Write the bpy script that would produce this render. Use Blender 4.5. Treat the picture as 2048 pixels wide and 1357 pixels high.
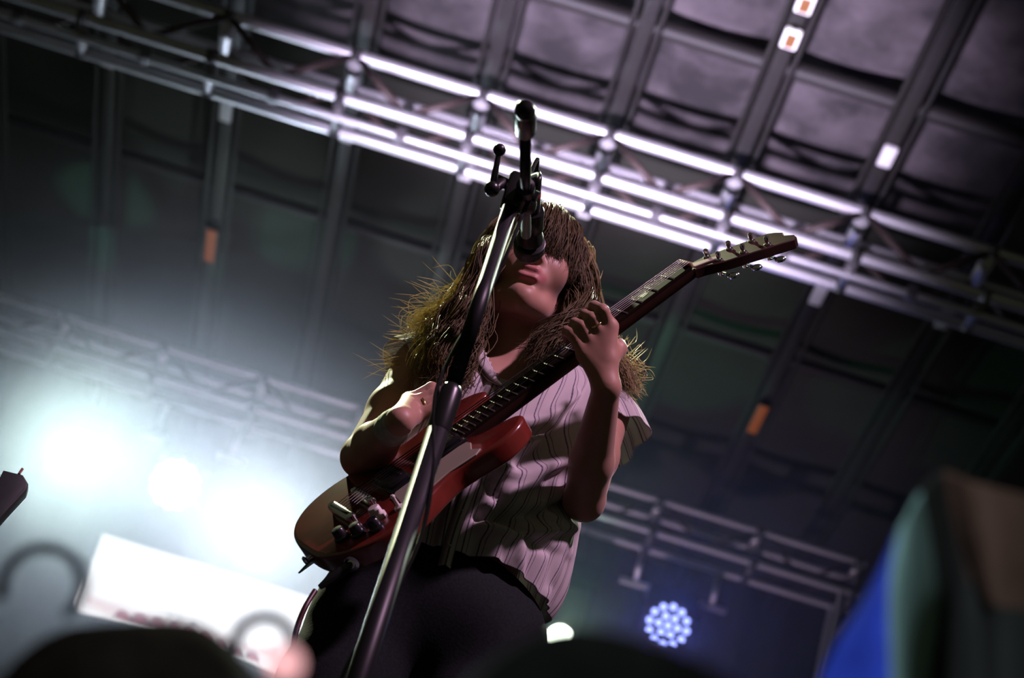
import bpy, bmesh, math, random
import numpy as np
from mathutils import Vector, Matrix

random.seed(7); rng = np.random.default_rng(7)
for o in list(bpy.data.objects): bpy.data.objects.remove(o)
SC = bpy.context.scene
COL = SC.collection

# ------------------------------------------------------------------ camera
ROLL = math.radians(17.2); PITCH = math.radians(33.2); FPX = 85 / 36 * 2048
sr, cr, sp, cp = math.sin(ROLL), math.cos(ROLL), math.sin(PITCH), math.cos(PITCH)
CAM = Vector((0, 0, 1.25)); AX = Vector((1, 0, 0)); AU = Vector((0, -sp, cp)); AF = Vector((0, cp, sp))
cam = bpy.data.objects.new('camera', bpy.data.cameras.new('camera')); COL.objects.link(cam)
right = AX * cr + AU * sr; up = -AX * sr + AU * cr
M = Matrix((right, up, -AF)).transposed().to_4x4(); M.translation = CAM
cam.matrix_world = M
cam.data.sensor_width = 36; cam.data.lens = 85; cam.data.clip_end = 200
cam.data.dof.use_dof = True; cam.data.dof.focus_distance = 3.82; cam.data.dof.aperture_fstop = 5.4
SC.camera = cam
SC.view_settings.view_transform = 'Standard'; SC.view_settings.look = 'None'
SC.view_settings.exposure = 0; SC.view_settings.gamma = 1; SC.view_settings.use_curve_mapping = False

def ray(px, py):
    dx = px - 1024; du = 678.5 - py
    return AX * (dx * cr - du * sr) + AU * (dx * sr + du * cr) + AF * FPX
def P(px, py, Y):                       # pixel direction cut with the vertical plane at depth Y
    d = ray(px, py); return CAM + d * (Y / d.y)
def PZ(px, py, h):                      # pixel direction cut with the level plane h above the camera
    d = ray(px, py); return CAM + d * (h / d.z)
def to_px(p):
    q = Vector(p) - CAM; z = q.dot(AF); xr = q.dot(AX) / z * FPX; yu = q.dot(AU) / z * FPX
    return 1024 + xr * cr + yu * sr, 678.5 - (-xr * sr + yu * cr)

# ------------------------------------------------------------------ world and large lights
W = bpy.data.worlds.new('world'); SC.world = W; W.use_nodes = True
W.node_tree.nodes['Background'].inputs[0].default_value = (0.95, 1.0, 0.62, 1)
W.node_tree.nodes['Background'].inputs[1].default_value = 0.036

def spot(name, loc, target, power, color, angle, blend=0.4, radius=0.1):
    l = bpy.data.lights.new(name, 'SPOT'); l.energy = power; l.color = color
    l.spot_size = math.radians(angle); l.spot_blend = blend; l.shadow_soft_size = radius
    o = bpy.data.objects.new(name, l); COL.objects.link(o); o.location = loc
    o.rotation_euler = (Vector(target) - Vector(loc)).to_track_quat('-Z', 'Y').to_euler()
    return o
def point(name, loc, power, color, radius=0.1):
    l = bpy.data.lights.new(name, 'POINT'); l.energy = power; l.color = color; l.shadow_soft_size = radius
    o = bpy.data.objects.new(name, l); COL.objects.link(o); o.location = loc
    return o

STAGE = 2.08
SC.cycles.max_bounces = 5; SC.cycles.diffuse_bounces = 2; SC.cycles.glossy_bounces = 3; SC.cycles.caustics_reflective = False; SC.cycles.caustics_refractive = False
# violet wash thrown up at the front truss and the canopy
spot('truss_wash', (-0.3, 7.2, STAGE + 0.35), (0.14, 9.75, 9.6), 9500, (0.82, 0.70, 1.0), 30, 0.9, 0.25)
# front of house key on the singer, high on the right
spot('key_wash', (3.2, -0.5, 8.3), (0.05, 3.3, 3.2), 1850, (1.0, 0.60, 0.90), 24, 0.5, 0.15)

# back lights on the singer, hung from the rafters above the picture
spot('back_left', (-2.3, 8.2, 9.4), (-.12, 3.38, 3.48), 6500, (0.93, 1.0, 0.62), 8.5, 0.8, 0.1)
spot('back_right', (2.1, 8.2, 9.4), (0.15, 3.38, 3.2), 1700, (0.85, 1.0, 0.80), 12, 0.6, 0.1)
# violet uplight on the rear truss
spot('rear_truss_wash', (0.2, 12.3, STAGE + 0.3), (0.0, 13.75, 9.1), 750, (0.95, 0.70, 1.0), 50, 0.6, 0.2)
# added fill light to brighten the flag at the barrier, no fixture there
spot('flag_fill', (-2.2, -2.6, 4.6), (0.20, 1.13, 1.80), 700, (0.80, 0.92, 1.0), 9, 0.8, 0.1)

# ------------------------------------------------------------------ helpers
def tag(o, label=None, cat=None, group=None, kind=None):
    if label: o['label'] = label
    if cat: o['category'] = cat
    if group: o['group'] = group
    if kind: o['kind'] = kind
    return o
def empty(name, loc, label=None, cat=None, group=None, rot=None):
    o = bpy.data.objects.new(name, None); COL.objects.link(o)
    if rot is not None: o.matrix_world = rot
    else: o.location = loc
    o.empty_display_size = 0.05
    return tag(o, label, cat, group)
def parent(o, p):
    if p is None: return o
    o.parent = p
    o.matrix_parent_inverse = wm(p).inverted()
    return o
def wm(o):
    m = o.matrix_basis.copy()
    if o.parent: m = wm(o.parent) @ o.matrix_parent_inverse @ m
    return m
def link(name, me, m=None, par=None, smooth=True):
    if m is not None and len(me.materials) == 0: me.materials.append(m)
    if smooth is not None and len(me.polygons): me.polygons.foreach_set('use_smooth', [smooth] * len(me.polygons))
    o = bpy.data.objects.new(name, me); COL.objects.link(o)
    return parent(o, par)
def mesh(name, v, f, m=None, par=None, smooth=True):
    me = bpy.data.meshes.new(name); me.from_pydata([tuple(x) for x in v], [], [tuple(x) for x in f]); me.update()
    return link(name, me, m, par, smooth)
def from_bm(name, bm, m=None, par=None, smooth=True):
    me = bpy.data.meshes.new(name); bm.to_mesh(me); bm.free()
    return link(name, me, m, par, smooth)
def angle_smooth(o, deg=40):
    me = o.data; bm = bmesh.new(); bm.from_mesh(me)
    for e in bm.edges:
        if len(e.link_faces) == 2 and e.calc_face_angle(0) > math.radians(deg): e.smooth = False
    bm.to_mesh(me); bm.free(); return o

# ---- materials
MATS = {}
def mat(name, color, rough=0.5, metal=0.0, var=0.12, scale=30, emit=None, estr=0, coat=0, trans=0, bump=0, spec=0.5):
    if name in MATS: return MATS[name]
    m = bpy.data.materials.new(name); m.use_nodes = True; nt = m.node_tree; b = nt.nodes['Principled BSDF']
    tc = nt.nodes.new('ShaderNodeTexCoord'); nz = nt.nodes.new('ShaderNodeTexNoise')
    nz.inputs['Scale'].default_value = scale; nz.inputs['Detail'].default_value = 4
    nt.links.new(tc.outputs['Object'], nz.inputs['Vector'])
    rp = nt.nodes.new('ShaderNodeValToRGB'); c = color
    rp.color_ramp.elements[0].position = .3; rp.color_ramp.elements[1].position = .7
    rp.color_ramp.elements[0].color = (c[0] * (1 - var), c[1] * (1 - var), c[2] * (1 - var), 1)
    rp.color_ramp.elements[1].color = (min(1, c[0] * (1 + var)), min(1, c[1] * (1 + var)), min(1, c[2] * (1 + var)), 1)
    nt.links.new(nz.outputs['Fac'], rp.inputs['Fac']); nt.links.new(rp.outputs['Color'], b.inputs['Base Color'])
    b.inputs['Roughness'].default_value = rough; b.inputs['Metallic'].default_value = metal
    b.inputs['Coat Weight'].default_value = coat; b.inputs['Specular IOR Level'].default_value = spec
    if emit: b.inputs['Emission Color'].default_value = (*emit, 1); b.inputs['Emission Strength'].default_value = estr
    if bump:
        bp = nt.nodes.new('ShaderNodeBump'); bp.inputs['Strength'].default_value = bump; bp.inputs['Distance'].default_value = .002
        nt.links.new(nz.outputs['Fac'], bp.inputs['Height']); nt.links.new(bp.outputs['Normal'], b.inputs['Normal'])
    if trans:
        tr = nt.nodes.new('ShaderNodeBsdfTranslucent'); mx = nt.nodes.new('ShaderNodeMixShader'); mx.inputs[0].default_value = trans
        nt.links.new(rp.outputs['Color'], tr.inputs['Color']); nt.links.new(b.outputs[0], mx.inputs[1]); nt.links.new(tr.outputs[0], mx.inputs[2])
        nt.links.new(mx.outputs[0], nt.nodes['Material Output'].inputs['Surface'])
    MATS[name] = m; return m
def emis(name, color, s):
    return mat(name, (0.02, 0.02, 0.02), 0.4, emit=color, estr=s)

# ---- mesh makers
def tube_mesh(path, radii, seg=10, cap=True):
    n = len(path); path = [Vector(p) for p in path]
    if not hasattr(radii, '__len__'): radii = [radii] * n
    v = []; f = []
    t0 = (path[1] - path[0]).normalized(); ref = Vector((0, 0, 1)) if abs(t0.z) < .9 else Vector((1, 0, 0))
    nrm = t0.cross(ref).normalized()
    for i in range(n):
        t = (path[min(i + 1, n - 1)] - path[max(i - 1, 0)]).normalized()
        nrm = (nrm - t * nrm.dot(t)).normalized(); b = t.cross(nrm)
        for k in range(seg):
            a = 2 * math.pi * k / seg
            v.append(path[i] + (nrm * math.cos(a) + b * math.sin(a)) * radii[i])
    for i in range(n - 1):
        for k in range(seg):
            k2 = (k + 1) % seg
            f.append((i * seg + k, i * seg + k2, (i + 1) * seg + k2, (i + 1) * seg + k))
    if cap:
        f.append(tuple(range(seg - 1, -1, -1))); f.append(tuple(range((n - 1) * seg, n * seg)))
    return v, f
def tube(name, path, radii, m, par=None, seg=12):
    o = mesh(name, *tube_mesh(path, radii, seg), m, par); return angle_smooth(o, 50)
UNIT = {}
def rod(name, a, b, r, m, par=None, seg=12):
    """straight tube as a shared unit cylinder"""
    key = (round(r, 4), m.name, seg)
    if key not in UNIT:
        bm = bmesh.new(); bmesh.ops.create_cone(bm, cap_ends=True, segments=seg, radius1=r, radius2=r, depth=1)
        me = bpy.data.meshes.new(name); bm.to_mesh(me); bm.free(); me.materials.append(m)
        me.polygons.foreach_set('use_smooth', [len(p.vertices) == 4 for p in me.polygons])
        UNIT[key] = me
    o = bpy.data.objects.new(name, UNIT[key]); COL.objects.link(o)
    a = Vector(a); b = Vector(b); d = b - a
    mt = d.to_track_quat('Z', 'Y').to_matrix().to_4x4() @ Matrix.Diagonal((1, 1, d.length, 1)); mt.translation = (a + b) / 2
    if par is not None:
        o.parent = par; o.matrix_parent_inverse = wm(par).inverted()
    o.matrix_basis = mt
    return o
def lathe_mesh(prof, seg=24, m=None):
    """profile [(r,z)] around local Z, optional matrix"""
    v = []; f = []; n = len(prof)
    for (r, z) in prof:
        for k in range(seg):
            a = 2 * math.pi * k / seg; v.append(Vector((r * math.cos(a), r * math.sin(a), z)))
    for i in range(n - 1):
        for k in range(seg):
            k2 = (k + 1) % seg; f.append((i * seg + k, i * seg + k2, (i + 1) * seg + k2, (i + 1) * seg + k))
    f.append(tuple(range(seg - 1, -1, -1))); f.append(tuple(range((n - 1) * seg, n * seg)))
    if m is not None: v = [m @ x for x in v]
    return v, f
def lathe(name, prof, m, par=None, mtx=None, seg=24, deg=40):
    return angle_smooth(mesh(name, *lathe_mesh(prof, seg, mtx), m, par), deg)
def frame(origin, z, x=None):
    z = Vector(z).normalized(); x = Vector(x) if x is not None else (Vector((1, 0, 0)) if abs(z.x) < .9 else Vector((0, 1, 0)))
    y = z.cross(x).normalized(); x = y.cross(z)
    m = Matrix((x, y, z)).transposed().to_4x4(); m.translation = Vector(origin); return m
def box(name, cx, size, m, par=None, mtx=None, bev=0.0, seg=2):
    bm = bmesh.new(); bmesh.ops.create_cube(bm, size=1)
    bmesh.ops.scale(bm, vec=size, verts=bm.verts)
    if bev: bmesh.ops.bevel(bm, geom=list(bm.edges), offset=bev, segments=seg, affect='EDGES', profile=.5)
    bmesh.ops.translate(bm, vec=cx, verts=bm.verts)
    if mtx is not None: bmesh.ops.transform(bm, matrix=mtx, verts=bm.verts)
    return angle_smooth(from_bm(name, bm, m, par), 30)
def prism(name, outline, z0, z1, m, par=None, mtx=None, bev=0, seg=3):
    """extruded outline in local xy"""
    bm = bmesh.new(); vs = [bm.verts.new((x, y, z1)) for x, y in outline]; f = bm.faces.new(vs)
    bm.normal_update()
    if f.normal.z < 0: f.normal_flip()
    ex = bmesh.ops.extrude_face_region(bm, geom=[f]); nv = [g for g in ex['geom'] if isinstance(g, bmesh.types.BMVert)]
    bmesh.ops.translate(bm, vec=(0, 0, z0 - z1), verts=nv)
    bmesh.ops.recalc_face_normals(bm, faces=bm.faces)
    if bev:
        es = [e for e in bm.edges if abs(e.verts[0].co.z - e.verts[1].co.z) < 1e-6]
        bmesh.ops.bevel(bm, geom=es, offset=bev, segments=seg, affect='EDGES', profile=.5, clamp_overlap=True)
    if mtx is not None: bmesh.ops.transform(bm, matrix=mtx, verts=bm.verts)
    return angle_smooth(from_bm(name, bm, m, par), 35)
def spline(pts, n):
    pts = [np.array(p, float) for p in pts]; k = len(pts); out = []
    for i in range(n):
        t = i / (n - 1) * (k - 1); j = min(int(t), k - 2); u = t - j
        p0, p1, p2, p3 = pts[max(j - 1, 0)], pts[j], pts[j + 1], pts[min(j + 2, k - 1)]
        out.append(.5 * ((2 * p1) + (-p0 + p2) * u + (2 * p0 - 5 * p1 + 4 * p2 - p3) * u * u + (-p0 + 3 * p1 - 3 * p2 + p3) * u ** 3))
    return out

# ---- signed distance sculpting -> one continuous skin
class Sculpt:
    def __init__(s, lo, hi, h):
        s.lo = np.array(lo, float); s.h = h; s.n = np.ceil((np.array(hi) - s.lo) / h).astype(int) + 1
        s.F = np.full(s.n, 0.2, np.float32)
    def sub(s, lo, hi):
        a = np.clip(np.floor((lo - s.lo) / s.h).astype(int), 0, s.n); b = np.clip(np.ceil((hi - s.lo) / s.h).astype(int) + 1, 0, s.n)
        sl = tuple(slice(i, j) for i, j in zip(a, b))
        g = np.meshgrid(*[(s.lo[i] + np.arange(a[i], b[i]) * s.h).astype(np.float32) for i in range(3)], indexing='ij', sparse=True)
        return sl, g
    def put(s, sl, d, k):
        f = s.F[sl]
        if d.size == 0: return
        hh = np.clip(.5 + .5 * (f - d) / k, 0, 1); s.F[sl] = f * (1 - hh) + d * hh - k * hh * (1 - hh)
    def carve(s, sl, d, k):
        f = s.F[sl]; d = -d
        hh = np.clip(.5 - .5 * (f - d) / k, 0, 1); s.F[sl] = f * (1 - hh) + d * hh + k * hh * (1 - hh)
    def cap(s, a, b, ra, rb, k=.012, cut=False):
        a = np.array(a, float); b = np.array(b, float); m = max(ra, rb) + 2.5 * k + 2 * s.h
        sl, g = s.sub(np.minimum(a, b) - m, np.maximum(a, b) + m)
        d = b - a; L = max((d ** 2).sum(), 1e-9)
        t = np.clip(((g[0] - a[0]) * d[0] + (g[1] - a[1]) * d[1] + (g[2] - a[2]) * d[2]) / L, 0, 1)
        q = np.sqrt((g[0] - a[0] - t * d[0]) ** 2 + (g[1] - a[1] - t * d[1]) ** 2 + (g[2] - a[2] - t * d[2]) ** 2) - (ra + (rb - ra) * t)
        (s.carve if cut else s.put)(sl, q, k)
    def chain(s, pts, rad, k=.012):
        for i in range(len(pts) - 1): s.cap(pts[i], pts[i + 1], rad[i], rad[i + 1], k)
    def ell(s, c, r, k=.012, R=None, cut=False):
        c = np.array(c, float); r = np.array(r, float); m = r.max() + 2.5 * k + 2 * s.h
        sl, g = s.sub(c - m, c + m); p = [g[i] - c[i] for i in range(3)]
        if R is not None:
            R = np.array(R); p = [R[0][i] * p[0] + R[1][i] * p[1] + R[2][i] * p[2] for i in range(3)]
        k0 = np.sqrt((p[0] / r[0]) ** 2 + (p[1] / r[1]) ** 2 + (p[2] / r[2]) ** 2) + 1e-6
        k1 = np.sqrt((p[0] / r[0] ** 2) ** 2 + (p[1] / r[1] ** 2) ** 2 + (p[2] / r[2] ** 2) ** 2) + 1e-6
        q = k0 * (k0 - 1) / k1
        (s.carve if cut else s.put)(sl, q, k)
    def above(s, axis, val, sign, k=.003):     # keep only sign*(x-val) > 0
        x = (s.lo[axis] + np.arange(s.n[axis]) * s.h).astype(np.float32); sh = [1, 1, 1]; sh[axis] = -1
        s.F = np.maximum(s.F, (-(x - val) * sign).reshape(sh)).astype(np.float32)
    def mesh(s):
        F = s.F; I = F < 0; n = np.array(F.shape)
        cnt = sum(I[i:n[0] - 1 + i, j:n[1] - 1 + j, k:n[2] - 1 + k].astype(np.int8) for i in (0, 1) for j in (0, 1) for k in (0, 1))
        idx = np.argwhere((cnt > 0) & (cnt < 8)); vid = np.full(n - 1, -1, np.int64); vid[tuple(idx.T)] = np.arange(len(idx))
        acc = np.zeros((len(idx), 3)); num = np.zeros(len(idx))
        cs = [(i, j, k) for i in (0, 1) for j in (0, 1) for k in (0, 1)]
        for a in cs:
            for b in cs:
                if sum(abs(a[i] - b[i]) for i in range(3)) == 1 and a < b:
                    fa = F[tuple((idx + a).T)]; fb = F[tuple((idx + b).T)]; ms = (fa < 0) != (fb < 0)
                    t = (fa[ms] / (fa[ms] - fb[ms]))[:, None]
                    acc[ms] += np.array(a) + t * (np.array(b) - np.array(a)); num[ms] += 1
        V = s.lo + (idx + acc / num[:, None]) * s.h
        faces = []
        for d in range(3):
            a, b = [(1, 2), (2, 0), (0, 1)][d]
            sl0 = [slice(1, -1)] * 3; sl1 = [slice(1, -1)] * 3; sl0[d] = slice(0, -1); sl1[d] = slice(1, None)
            A = I[tuple(sl0)]; B = I[tuple(sl1)]; e = np.argwhere(A != B)
            off = np.array([1, 1, 1]); off[d] = 0; e = e + off; ea = np.eye(3, dtype=int)[a]; eb = np.eye(3, dtype=int)[b]
            q = np.stack([vid[tuple((e - x).T)] for x in (0 * ea, ea, ea + eb, eb)], 1)
            fl = I[tuple(e.T)]; q[~fl] = q[~fl][:, ::-1]; faces.append(q)
        Q = np.concatenate(faces); Q = Q[(Q >= 0).all(1)]
        return V, Q
def relax(V, Q, it=2, lam=.5):
    E = np.concatenate([Q[:, [0, 1]], Q[:, [1, 2]], Q[:, [2, 3]], Q[:, [3, 0]]]); n = len(V)
    for _ in range(it):
        acc = np.zeros_like(V); c = np.zeros(n)
        for a, b in ((0, 1), (1, 0)):
            for i in range(3): acc[:, i] += np.bincount(E[:, a], V[E[:, b], i], n)
            c += np.bincount(E[:, a], minlength=n)
        V = V + lam * (acc / np.maximum(c, 1)[:, None] - V)
    return V
def np_mesh(name, V, Q, m, par=None):
    me = bpy.data.meshes.new(name); k = Q.shape[1]
    me.vertices.add(len(V)); me.vertices.foreach_set('co', np.asarray(V, np.float32).ravel())
    me.loops.add(len(Q) * k); me.loops.foreach_set('vertex_index', Q.astype(np.int32).ravel())
    me.polygons.add(len(Q)); me.polygons.foreach_set('loop_start', np.arange(len(Q), dtype=np.int32) * k)
    me.update(calc_edges=True); me.validate()
    return link(name, me, m, par)
#MARK_STRUCTURE
# ================================================================== SETTING
M_ground = mat('trampled_ground', (.05, .045, .035), .95, scale=3, bump=.4)
M_deck = mat('black_deck', (.02, .02, .022), .6, scale=6)
M_canvas = None
def canvas():
    m = bpy.data.materials.new('roof_canvas'); m.use_nodes = True; nt = m.node_tree; b = nt.nodes['Principled BSDF']
    tc = nt.nodes.new('ShaderNodeTexCoord'); n1 = nt.nodes.new('ShaderNodeTexNoise'); n1.inputs['Scale'].default_value = 2.2; n1.inputs['Detail'].default_value = 5; n1.inputs['Roughness'].default_value = .65
    nt.links.new(tc.outputs['Object'], n1.inputs['Vector'])
    rp = nt.nodes.new('ShaderNodeValToRGB'); rp.color_ramp.elements[0].position = .38; rp.color_ramp.elements[1].position = .68
    rp.color_ramp.elements[0].color = (.020, .0175, .019, 1); rp.color_ramp.elements[1].color = (.095, .079, .086, 1)
    nt.links.new(n1.outputs['Fac'], rp.inputs['Fac']); nt.links.new(rp.outputs['Color'], b.inputs['Base Color'])
    b.inputs['Roughness'].default_value = .85
    return m
M_canvas = canvas()
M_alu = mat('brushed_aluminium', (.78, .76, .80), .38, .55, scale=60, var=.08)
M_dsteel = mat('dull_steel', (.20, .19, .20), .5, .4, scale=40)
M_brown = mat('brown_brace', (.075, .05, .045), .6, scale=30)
M_rafter = mat('dark_rafter', (.016, .014, .013), .6, scale=20)
M_white = mat('lit_rafter_white', (.85, .83, .85), .5, scale=20, var=.04)
M_black = mat('black_housing', (.018, .018, .02), .45, scale=40)
M_drape = mat('black_drape', (.030, .032, .024), .95, scale=12)

Z0 = CAM.z
fl = mesh('floor', [(-14, -6, 0), (14, -6, 0), (14, 22, 0), (-14, 22, 0)], [(0, 1, 2, 3)], M_ground); tag(fl, 'dark trampled ground in front of the stage', 'ground', kind='structure')
sd = box('stage_deck', (0, 8.9, STAGE / 2), (16, 13.2, STAGE), M_deck, bev=.02); tag(sd, 'black raised stage deck under the singer', 'stage', kind='structure')
H_TOP = 8.80
# black back drape with real pleats
v = []; f = []; NXD = 321
for i in range(NXD):
    x = -8 + 16 * i / (NXD - 1); y = 15.55 + .05 * math.sin(i * 1.1) + .03 * math.sin(i * .37)
    v += [(x, y, STAGE), (x, y, Z0 + H_TOP)]
for i in range(NXD - 1): f.append((2 * i, 2 * i + 2, 2 * i + 3, 2 * i + 1))
wb = mesh('wall_back', v, f, M_drape); tag(wb, 'black pleated drape closing the back of the stage', 'drape', kind='structure')

# canopy: sagging cloth between the rafters
XN = [PZ(714, 105, 8.2).x, PZ(1985, 505, 8.2).x]; BAY = (XN[1] - XN[0]) / 5; X0 = XN[0]
nodes = [X0 + BAY * k for k in range(-6, 13)]
H_RAF = 8.36; H_ROOF = 8.62
v = []; f = []; xs = np.linspace(-8.0, 8.0, 129); ys = np.linspace(3.5, 15.75, 62)
for y in ys:
    for x in xs:
        t = ((x - X0) / BAY) % 1.0
        sag = .05 * math.sin(math.pi * t) * (.8 + .2 * math.sin(y * 2.1))
        v.append((x, y, Z0 + H_ROOF + .12 - sag + .012 * math.sin(3 * y + 2 * x)))
n = len(xs)
for j in range(len(ys) - 1):
    for i in range(n - 1): f.append((j * n + i, j * n + i + 1, (j + 1) * n + i + 1, (j + 1) * n + i))
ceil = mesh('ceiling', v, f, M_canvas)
ceil.data.materials.append(mat('roof_canvas_unlit', (.026, .027, .020), .95, scale=3))  # rear canvas coloured near black, shade of the unlit roof put into it
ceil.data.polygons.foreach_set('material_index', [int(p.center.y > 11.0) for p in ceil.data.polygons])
tag(ceil, 'dark canvas stage roof sagging between its rafters', 'roof', kind='structure')
RAF = {}
for k, x in enumerate(nodes):
    if abs(x) > 5.2: continue
    RAF[k - 6] = box('rafter', (x, 9.4, Z0 + H_RAF + .08), (.085, 11.8, .13), M_rafter, ceil, bev=.012)
    for s in (-1, 1): rod('rafter_pipe', (x + s * .075, 3.6, Z0 + H_RAF + .02), (x + s * .075, 15.2, Z0 + H_RAF + .02), .014, M_rafter, ceil)
for y, r in ((9.78, .055), (12.4, .04)):
    rod('purlin', (-6.4, y, Z0 + H_RAF + .21), (6.4, y, Z0 + H_RAF + .21), r, M_rafter, ceil)
def lit_plate(px, py, L, wdt, m, h=H_RAF - .005, par=None):
    c = PZ(px, py, h)
    k = round((c.x - X0) / BAY)
    return box('lit_plate', (X0 + BAY * k, c.y, Z0 + h), (wdt, L, .03), m, RAF.get(k, ceil), bev=.008)
for (px, py, L) in ((452, 214, .26), (699, 266, .17), (937, 344, .16), (1180, 419, .16), (1655, 590, .24), (1896, 640, .18), (1800, 320, .17), (215, 117, .14)):
    lit_plate(px, py, L, .075, M_white)  # white plates paint in the lit stretches of rafter underside

# small work lamps clipped under the rafters
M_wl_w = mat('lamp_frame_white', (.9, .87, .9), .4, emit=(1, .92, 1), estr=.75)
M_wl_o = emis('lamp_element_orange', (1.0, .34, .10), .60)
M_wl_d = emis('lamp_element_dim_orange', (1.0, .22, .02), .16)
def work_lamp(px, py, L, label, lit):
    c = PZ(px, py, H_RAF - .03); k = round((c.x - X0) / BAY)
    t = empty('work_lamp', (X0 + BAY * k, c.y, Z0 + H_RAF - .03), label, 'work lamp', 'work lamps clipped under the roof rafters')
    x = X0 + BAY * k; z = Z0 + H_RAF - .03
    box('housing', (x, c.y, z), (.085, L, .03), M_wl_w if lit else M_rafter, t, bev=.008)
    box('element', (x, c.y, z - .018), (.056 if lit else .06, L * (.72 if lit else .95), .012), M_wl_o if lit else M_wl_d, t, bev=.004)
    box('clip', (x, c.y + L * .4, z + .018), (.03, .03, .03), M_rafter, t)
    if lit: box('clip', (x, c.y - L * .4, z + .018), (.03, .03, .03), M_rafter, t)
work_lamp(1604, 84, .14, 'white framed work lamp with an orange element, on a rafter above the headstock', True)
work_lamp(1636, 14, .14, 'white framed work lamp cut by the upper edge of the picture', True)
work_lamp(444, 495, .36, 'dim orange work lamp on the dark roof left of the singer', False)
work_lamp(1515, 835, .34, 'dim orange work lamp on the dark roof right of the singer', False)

# ------------------------------------------------------------------ trusses
def truss(name, label, y, h, s, x0, x1, nodes, rc, rb, extra=True):
    t = empty(name, ((x0 + x1) / 2, y, Z0 + h), label, 'truss', None)
    zb, zt, yb = Z0 + h, Z0 + h + s, y + s
    for (yy, zz) in ((y, zt), (yb, zt), (y, zb), (yb, zb)):
        rod('chord', (x0, yy, zz), (x1, yy, zz), rc, M_alu, t, 16)
    for i, x in enumerate(nodes):
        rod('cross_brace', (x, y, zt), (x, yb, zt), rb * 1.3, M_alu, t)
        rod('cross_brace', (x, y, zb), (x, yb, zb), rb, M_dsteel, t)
        for g in ((y, zt), (yb, zt), (y, zb), (yb, zb)):
            rod('collar', (x - .028, g[0], g[1]), (x + .028, g[0], g[1]), rc * 1.12, M_dsteel, t, 14)
        if i + 1 < len(nodes):
            xm = (x + nodes[i + 1]) / 2; xn = nodes[i + 1]
            for yy in (y, yb):
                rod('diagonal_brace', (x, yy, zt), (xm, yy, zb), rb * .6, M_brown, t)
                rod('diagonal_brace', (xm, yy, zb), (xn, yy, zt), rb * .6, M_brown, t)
    return t
fn = [x for x in nodes if -5.2 < x < 5.2]
ft = truss('roof_truss', 'bright aluminium box truss running under the roof canvas, above the singer', 10.3, 7.9, .30, -6.2, 6.2, fn, .033, .033)
rod('cable_pipe', (-6.2, 10.45, Z0 + 7.875), (6.2, 10.45, Z0 + 7.875), .022, M_alu, ft)
for x in fn: box('pipe_clamp', (x + BAY * .5, 10.45, Z0 + 7.885), (.06, .07, .07), M_dsteel, ft, bev=.01)
RY, RH, RS = 13.61, 7.80, .24
rx1 = P(1722, 1150, 13.7).x
RBAY = .68
rn = [rx1 - .04 - RBAY * k for k in range(0, 15)]
rt = truss('rear_truss', 'hazy grey box truss at the back of the stage, behind the singer', RY, RH, RS, rn[-1] - .1, rx1, rn, .022, .020)
# tower leg carrying the right end of the rear truss
tw = empty('truss_tower', (rx1 - .02, RY + .12, STAGE), 'dark truss tower carrying the right end of the rear truss', 'truss tower')
for dx in (-.12, .12):
    for dy in (0, .24): rod('tower_chord', (rx1 + dx, RY + dy, STAGE), (rx1 + dx, RY + dy, Z0 + RH - .03), .02, M_alu, tw)
k = 0
z = STAGE + .1
while z < Z0 + RH - .3:
    for dy in (0, .24):
        rod('tower_brace', (rx1 - .12, RY + dy, z), (rx1 + .12, RY + dy, z + .25 * (1 if k % 2 else -1) + .25), .012, M_dsteel, tw)
    k += 1; z += .5
box('base_plate', (rx1, RY + .12, STAGE + .01), (.5, .5, .02), M_dsteel, tw, bev=.004)

# ------------------------------------------------------------------ lighting fixtures under the rear truss
LY = RY + RS                                     # under the rear lower chord
def hang(t, x, hlamp, yc=LY, w=.72, pipe=True):
    """pipe under the truss, drop stems and the black clamp base of a fixture"""
    zp = Z0 + RH - .27
    if pipe:
        rod('hanger_pipe', (x - w / 2, yc, zp), (x + w / 2, yc, zp), .022, M_alu, t)
        for s in (-1, 1): rod('drop_stem', (x + s * w * .36, yc, zp), (x + s * w * .36, yc, Z0 + RH), .018, M_alu, t)
    else:
        rod('drop_stem', (x, yc, zp), (x, yc, Z0 + RH), .016, M_dsteel, t)
    box('clamp_base', (x, yc, zp - .06), (.34, .16, .14), M_black, t, bev=.02)
    return zp - .12
def yoke(t, x, yc, ztop, zl, r):
    for s in (-1, 1):
        box('yoke_arm', (x + s * (r + .03), yc, (ztop + zl) / 2), (.03, .07, abs(ztop - zl) + .06), M_black, t, bev=.01)
    box('yoke_bridge', (x, yc, ztop), (2 * r + .09, .08, .04), M_black, t, bev=.01)
def wash_light(px, py, label, led_mat, led_r, energy, color, ang):
    p = P(px, py, LY - .14); x, z = p.x, p.z
    t = empty('wash_light', (x, LY, Z0 + RH - .27), label, 'stage light', 'round wash lights under the rear truss')
    zt = hang(t, x, z); yoke(t, x, LY, zt, z, .165)
    aim = (CAM + Vector((0, 2.0, 1.6)) - p).normalized(); F0 = frame(p, aim, (1, 0, 0))
    lathe('lamp_head', [(.06, -.26), (.11, -.24), (.15, -.12), (.165, -.03), (.165, .0), (.155, .004), (.15, -.004)], M_black, t, F0, 28)
    R = [(0, 0)] + [(.062 * math.cos(a), .062 * math.sin(a)) for a in np.arange(6) * math.pi / 3] + [(.122 * math.cos(a), .122 * math.sin(a)) for a in np.arange(12) * math.pi / 6]
    for (a, b) in R:
        lathe('led_lens', [(led_r, -.002), (led_r, .006), (led_r * .75, .016), (led_r * .3, .021)], led_mat, t, F0 @ Matrix.Translation((a, b, .0)), 14)
    spot('wash_beam', p + aim * .06, p + aim * 5, energy, color, ang, .8, .12)
    return p
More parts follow.
